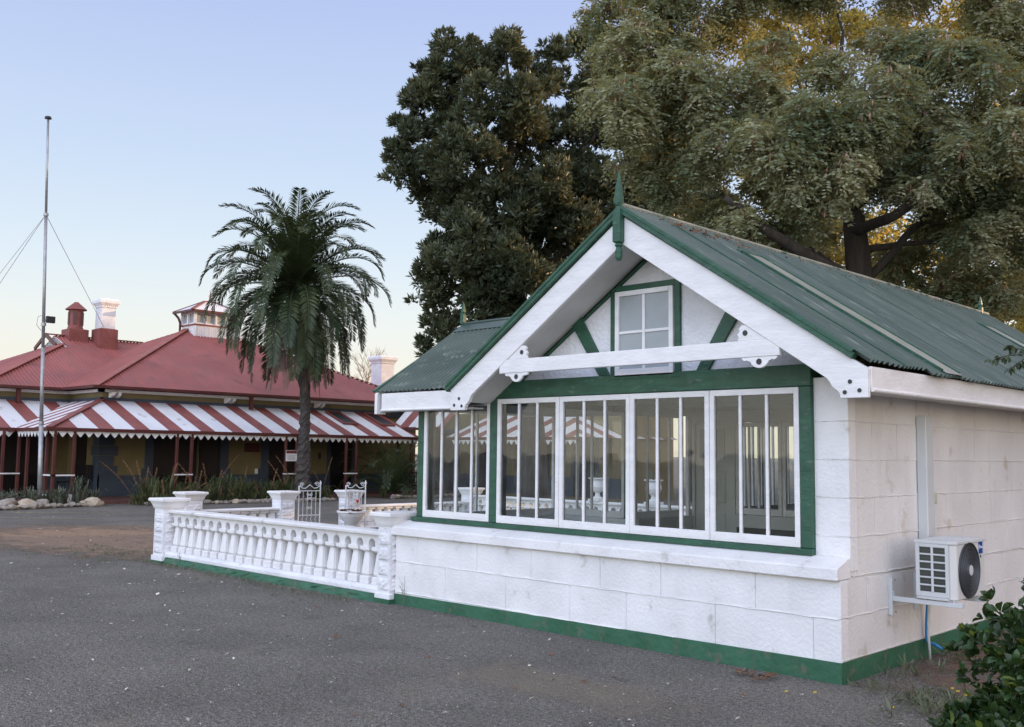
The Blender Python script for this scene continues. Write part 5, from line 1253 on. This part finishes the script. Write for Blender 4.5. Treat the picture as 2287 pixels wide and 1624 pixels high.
for i, (x, y, r, lb) in enumerate(((-24.75, 2.62, .27, 'largest pale boulder left of the mast foot'), (-24.70, 3.12, .24, 'orange stained boulder, middle of the three left of the mast'), (-24.85, 3.55, .22, 'low boulder nearest to the mast foot'), (-25.0, 5.0, .22, 'heaped boulder at the right end of the mast bed'))):
    o = bpy.data.objects.new('boulder', rocks[i * 2 + 1 if i != 1 else 3]); col.objects.link(o); o.location = (x, y, r * .5); o.scale = (r, r * 1.2, r); tag(o, lb, 'rock')
rockrow([(-24.9, 6.5), (-24.45, 9.2), (-24.2, 11.4), (-24.15, 12.7)], 42, .09, .15, 'small pale rocks edging the long flower bed', 'rocks edging the flower bed')
rockrow([(-24.4, 15.3), (-24.3, 17.2), (-24.8, 19.0)], 20, .10, .15, 'small pale rocks edging the young palm bed', 'rocks edging the palm bed')

def blade_clump(name, loc, n, h, spread, wd, m, label, group, seed, spikes=0, sh=1.1):
    r_ = empty(name, (0, 0, 0), label, 'plant', group); grassy('leaf', r_, n, h, spread, wd, m, seed, .75)
    q = random.Random(seed)
    for s in range(spikes):
        a = q.uniform(0, 6.28); ln = sh * q.uniform(.65, 1.15); lean = q.uniform(.1, .95); b = MB(); pts = []
        x0_, y0_ = q.uniform(-.25, .25), q.uniform(-.25, .25)
        for k in range(9):
            t = k / 8; pts.append((x0_ + math.cos(a) * lean * ln * t ** 1.5, y0_ + math.sin(a) * lean * ln * t ** 1.5, ln * t * (1 - .15 * lean * t)))
        b.tube(pts, [.0042] * 9, 5)
        for k in range(26):
            t = .42 + .56 * k / 26; i = min(7, int(t * 8)); f = t * 8 - i; p = Vector(pts[i]).lerp(Vector(pts[i + 1]), f); aa = k * 2.4
            d = Vector((math.cos(aa), math.sin(aa), .25)).normalized(); s_ = d.cross(Vector((0, 0, 1))).normalized() * .014; l = .040 * (1.1 - .6 * (t - .42)); b.face([p, p + d * l * .6 - s_, p + d * l, p + d * l * .6 + s_]); b.face([p, p + d * l * .6 + Vector((0, 0, .02)), p + d * l, p + d * l * .6 - Vector((0, 0, .02))])
        b.build('flower_spike', M_spike, r_)
    r_.location = loc; return r_
k = 0
for y in np.arange(6.5, 12.6, .42):
    k += 1; blade_clump('spiky_clump', (-25.15 + rnd.uniform(-.35, .3), float(y) + rnd.uniform(-.1, .1), .01), rnd.choice((60, 90, 120)), rnd.choice((.8, 1.05, 1.35)) * rnd.uniform(.85, 1.15), .85, .040, M_strap,
                        ordinal(k) + ' flowering strap leaved clump from the left in the back row', 'flowering clumps in the bed', 40 + k, rnd.choice((1, 2, 3)), 1.35 * rnd.uniform(.7, 1.2))
for j, y in enumerate(np.arange(6.7, 12.8, .55)):
    k += 1; blade_clump('spiky_clump', (-24.70 + rnd.uniform(-.1, .1), float(y), .01), rnd.choice((30, 50, 70)), rnd.uniform(.45, .8), .65, .036, M_strap, ordinal(j + 1) + ' low strap leaved clump from the left along the rock edging', 'flowering clumps in the bed', 90 + k, rnd.choice((0, 1, 1)), .7)
spots = sorted(((-25.3, 1.6, .8), (-25.1, 2.45, .9), (-25.5, 3.0, .8), (-25.2, 4.15, .9), (-25.35, 4.75, 1.35), (-25.4, 5.2, .8), (-25.9, 3.6, .9), (-25.3, 2.0, .75), (-25.2, 3.45, .8), (-25.6, 4.4, .9), (-25.3, 1.1, .7), (-25.1, 2.8, .7), (-25.3, 3.9, .7)), key=lambda q: q[1])
for i, (x, y, h) in enumerate(spots):
    blade_clump('sword_leaf_clump', (x, y, .01), 60, h, .42, .050, M_strapg, ordinal(i + 1) + ' sword leaved clump from the left in the mast bed', 'sword leaved clumps round the mast', 140 + i)
for i, (x, y, wh) in enumerate(((-25.6, 12.3, 'left of the date palm trunk'), (-25.0, 12.75, 'right of the date palm trunk'), (-25.3, 13.2, 'behind the left gate leaf'), (-25.2, 15.6, 'left of the young palm'), (-25.0, 17.2, 'right of the young palm'), (-25.3, 18.0, 'farthest right beside the young palm'))):
    blade_clump('dark_leaf_clump', (x, y, .01), 40, .75, .4, .05, M_strap, 'dark strap leaved clump ' + wh, 'dark clumps at the foot of the palms', 170 + i)

# ------------------------------------------------------------------ broad leaved shrub in the lower right corner
SB = empty('glossy_shrub', (1.95, -1.6, 0), 'glossy broad leaved shrub filling the lower right corner', 'shrub')
rs = np.random.default_rng(8)
SHX, SHY = -.20, -.15
cl = [(2.25, -1.35, .45, .62), (2.0, -1.5, .35, .42), (2.3, -1.2, .75, .36), (1.99, -1.66, .22, .30), (2.5, -1.6, .5, .5), (1.93, -1.42, .38, .26), (2.2, -1.9, .4, .45), (2.06, -1.32, .72, .24), (2.5, -1.25, .85, .34), (2.35, -1.45, .80, .30)]
def broad(C, D, Ln, Wd, rg):
    n = len(C); S = unit(np.cross(D, np.array([0, 0, 1.0]) + .5 * rg.normal(size=(n, 3)))); U_ = np.cross(S, D); Ln = Ln[:, None]; Wd = Wd[:, None]; rows = []
    prof = [(0, .06, 0), (.25, .62, .03), (.55, 1.0, .05), (.82, .78, .03), (1.0, .12, -.03)]
    for t, wv, hgt in prof:
        c = C + D * Ln * t + U_ * Ln * hgt * 1.4; rows += [c - S * Wd / 2 * wv + U_ * Wd * wv * .18, c, c + S * Wd / 2 * wv + U_ * Wd * wv * .18]
    V = np.stack(rows, 1).reshape(-1, 3); base = (np.arange(n) * 15)[:, None]; F = []
    for k in range(4):
        o = k * 3; F.append(np.concatenate([base + o, base + o + 1, base + o + 4, base + o + 3], 1)); F.append(np.concatenate([base + o + 1, base + o + 2, base + o + 5, base + o + 4], 1))
    return V, np.concatenate(F)
cl = [(x + SHX, y + SHY, z, r) for x, y, z, r in cl]
C, Dr = clump_points(sub_clumps(cl, 10, rs, .42), 3000, rs, .5, .95); C = C[C[:, 2] > .03]; Dr = Dr[:len(C)]
A = unit(Dr * .6 + np.array([-.15, -.25, .6])); C2 = np.repeat(C, 8, 0); D2 = unit(np.repeat(A, 8, 0) + .62 * rs.normal(size=(len(C2), 3))); C2 = C2 + D2 * .01
V, F = broad(C2, D2, rs.uniform(.040, .076, len(C2)), rs.uniform(.026, .042, len(C2)), rs); np_mesh('foliage', V, F, M_shrub, SB, smooth=True)
C3, D3 = C2[::17], D2[::17]; V, F = broad(C3 + D3 * .03, unit(D3 + np.array([0, 0, .4])), rs.uniform(.05, .08, len(C3)), rs.uniform(.026, .038, len(C3)), rs); np_mesh('young_leaves', V, F, M_shruby, SB, smooth=True)
b = MB()
for i in range(60):
    c = C[i * 9 % len(C)]; limb(b, [(1.95 + rnd.uniform(-.1, .1), -1.6 + rnd.uniform(-.1, .1), 0), ((1.95 + c[0]) / 2, (-1.6 + c[1]) / 2, c[2] * .6), tuple(c)], .016, .004, 5, .05)
b.build('stems', mat('grey_twig', (.10, .085, .06), (.15, .13, .10), 8, .8), SB)
# leafy twig reaching in from a sapling off the right edge
TG = empty('gum_sapling', (3.3, -.55, 0), 'thin gum sapling off the right edge whose twig hangs over the eave', 'tree')
b = MB(); limb(b, [(3.3, -.55, 0), (3.2, -.7, 1.5), (2.7, -1.1, 2.45)], .03, .012, 6, .03); tw = [(2.7, -1.1, 2.45), (2.15, -1.45, 2.24), (1.93, -1.58, 2.20), (1.72, -1.74, 2.16)]; limb(b, tw, .008, .0025, 5, .03)
twigs = [((1.99, -1.54, 2.21), (1.86, -1.62, 2.05)), ((1.86, -1.62, 2.19), (1.76, -1.68, 2.10)), ((2.05, -1.5, 2.22), (1.98, -1.56, 2.06)), ((1.86, -1.62, 2.19), (1.77, -1.73, 2.22))]
for a_, e_ in twigs: limb(b, [a_, e_], .003, .0015, 4, .05)
b.build('branch', mat('twig_brown', (.06, .045, .035), None), TG)
Cs = []
for a_, e_ in twigs + [((1.8, -1.67, 2.18), (1.70, -1.75, 2.15))]:
    for t in np.linspace(.35, 1.0, 7): Cs.append(np.array(a_) + (np.array(e_) - np.array(a_)) * t)
Cs = np.repeat(np.array(Cs), 3, 0); Ds = unit(np.array([0, 0, -.8]) + .6 * rs.normal(size=Cs.shape)); V, F = broad(Cs, Ds, rs.uniform(.025, .045, len(Cs)), rs.uniform(.014, .022, len(Cs)), rs); np_mesh('leaves', V, F, leafmat('gum_leaf', (.06, .09, .045), (.10, .12, .06), .3, None, .5, .3, 5), TG, smooth=True)

# ------------------------------------------------------------------ leaf litter, weeds, small flowers
rl_ = np.random.default_rng(77)
def litter(name, n, poly, l0, l1, m, label_, z=.008, seed=1, keep=None):
    P = []; q = np.random.default_rng(seed)
    while len(P) < n:
        x, y = q.uniform(poly[0], poly[1]), q.uniform(poly[2], poly[3])
        if keep and not keep(x, y): continue
        P.append((x, y, z))
    C = np.array(P); a = q.uniform(0, 6.28, n); D = unit(np.stack([np.cos(a), np.sin(a), q.uniform(-.02, .30, n)], 1)); Ln = q.uniform(l0, l1, n) * q.choice([.5, 1, 1], n)
    S = np.stack([-np.sin(a), np.cos(a), q.uniform(-.3, .3, n)], 1); W_ = (Ln * q.uniform(.16, .34, n))[:, None]; Ln = Ln[:, None]; up = np.array([0, 0, .006])
    V = np.stack([C, C + D * Ln * .5 - S * W_ + up, C + D * Ln + up * .5, C + D * Ln * .5 + S * W_ + up], 1).reshape(-1, 3)
    V[:, 2] = np.maximum(V[:, 2], .009)
    o = np_mesh(name, V, np.arange(4 * n).reshape(-1, 4), m); tag(o, kind='stuff'); return o
yard = lambda x, y: (y < -.25 or x < -14) and not (x > -.2 and y > -.5)
litter('fallen_leaves', 1100, (-11, 3.2, -5.5, -.25), .012, .048, M_dryleaf, '', seed=2, keep=lambda x, y: yard(x, y))
litter('fallen_leaves', 420, (-24, -5, -5, 9), .03, .08, M_dryleaf, '', seed=3, keep=lambda x, y: yard(x, y) or x < -14)
litter('fallen_brown_leaves', 70, (-6, 3, -3.5, -.1), .03, .08, M_brownleaf, '', seed=4, keep=yard)
litter('fallen_brown_leaves', 160, (.1, 1.7, -.3, 6), .03, .08, M_brownleaf, '', seed=5, z=.012)
litter('fallen_brown_leaves', 46, (-.75, -.4, -.42, -.16), .04, .09, M_brownleaf, '', seed=6, z=.02)
litter('loose_grit', 5200, (-9, 3.2, -5.8, -.06), .006, .022, mat('pale_grit', (.26, .25, .24), (.45, .43, .40), 3, .9, rand=.4), '', seed=8, keep=yard)
def weeds(name, n, fn, h, m, seed=1):
    q = np.random.default_rng(seed); Cs = []; Ds = []; Ls = []
    for _ in range(n):
        x, y = fn(q); k = q.integers(5, 14); hh = h * q.uniform(.4, 1.2)
        for _ in range(k): a = q.uniform(0, 6.28); Cs.append((x + q.normal(0, .015), y + q.normal(0, .015), .004 + q.uniform(0, hh * .4))); Ds.append((math.cos(a), math.sin(a), q.uniform(.3, 2.2))); Ls.append(hh * q.uniform(.4, 1))
    Cs = np.array(Cs); Ds = unit(np.array(Ds)); Ls = np.array(Ls); V, F = leaves(Cs, Ds, Ls, Ls * .13, q); o = np_mesh(name, V, F, m); tag(o, kind='stuff')
weeds('weeds', 230, lambda q: (q.uniform(-10.9, -5.6), -.2 - abs(q.normal(0, .10))), .05, M_weed, 1)
weeds('weeds', 150, lambda q: (q.uniform(-8.6, -5.4), -.35 - abs(q.normal(0, .25))), .04, M_weed, 2)
weeds('weeds', 260, lambda q: (q.uniform(-13.5, -10.9), q.normal(-.2, .5)), .05, M_weed, 3)
weeds('weeds', 420, lambda q: (q.normal(-2.2, 2.2), q.normal(-3.0, 1.0)), .028, M_weed, 4)
weeds('weeds', 120, lambda q: (.08 + abs(q.normal(0, .25)), q.uniform(-.2, 5)), .09, M_weed, 5)
weeds('weeds', 60, lambda q: (q.normal(.75, .15), q.normal(-.15, .25)), .12, M_weed, 6)
weeds('weeds', 90, lambda q: (q.normal(1.1, .3), q.normal(-1.5, .4)), .05, M_weed, 7)
weeds('weeds', 700, lambda q: (q.normal(-14.5, 2.2), q.normal(.9, 1.1)), .03, M_weed, 8)
for i, (x, y, h) in enumerate(((-4.95, -.05, .32), (-2.2, -.06, .14), (-9.6, -.24, .25), (.28, .42, .22))):
    t = empty('tall_weed', (x, y, 0), ('thin dry weed against the white wall beside the end pillar', 'small thin weed against the green plinth in mid wall', 'branched dry weed at the foot of the balustrade', 'upright green weed by the right wall foot')[i], 'weed'); b = MB()
    for k in range(7):
        a = rnd.uniform(0, 6.28); s_ = h * rnd.uniform(.15, .35); zz_ = h * rnd.uniform(0, .5); b.tube([(x, y, zz_), (x + math.cos(a) * s_ * .5, y + math.sin(a) * s_ * .2, zz_ + h * .3), (x + math.cos(a) * s_, y - abs(math.sin(a)) * s_ * .3, zz_ + h * rnd.uniform(.4, .5))], .0016, 4)
    b.tube([(x, y, 0), (x + .01, y, h)], .002, 4); b.build('stems', M_weed if i == 3 else M_strapg, t)
b = MB()
for x, y in ((.72, .28), (.80, .2), (.66, .34), (.60, -.5), (-.1, -.62), (.05, -.5)):
    b.lathe([(.004, .03), (.012, .034), (.010, .040)], (x, y, 0), 8)
tag(b.build('yellow_flowers', M_flower), kind='stuff')
# leaf litter lying on the ridge and roof
q = np.random.default_rng(31); n = 260; yy = np.where(q.random(n) < .6, q.uniform(.2, 1.6, n), q.uniform(0, 7.5, n)); dx = np.abs(q.normal(.17, .05, n)); C = np.stack([CX + dx, yy, 3.80 - dx * .665 + .02], 1); D = unit(np.stack([q.normal(size=n), q.normal(size=n), q.uniform(-.2, .5, n)], 1))
V, F = leaves(C, D, q.uniform(.02, .06, n), q.uniform(.01, .02, n), q); tag(np_mesh('roof_leaf_litter', V, F, M_brownleaf), kind='stuff')
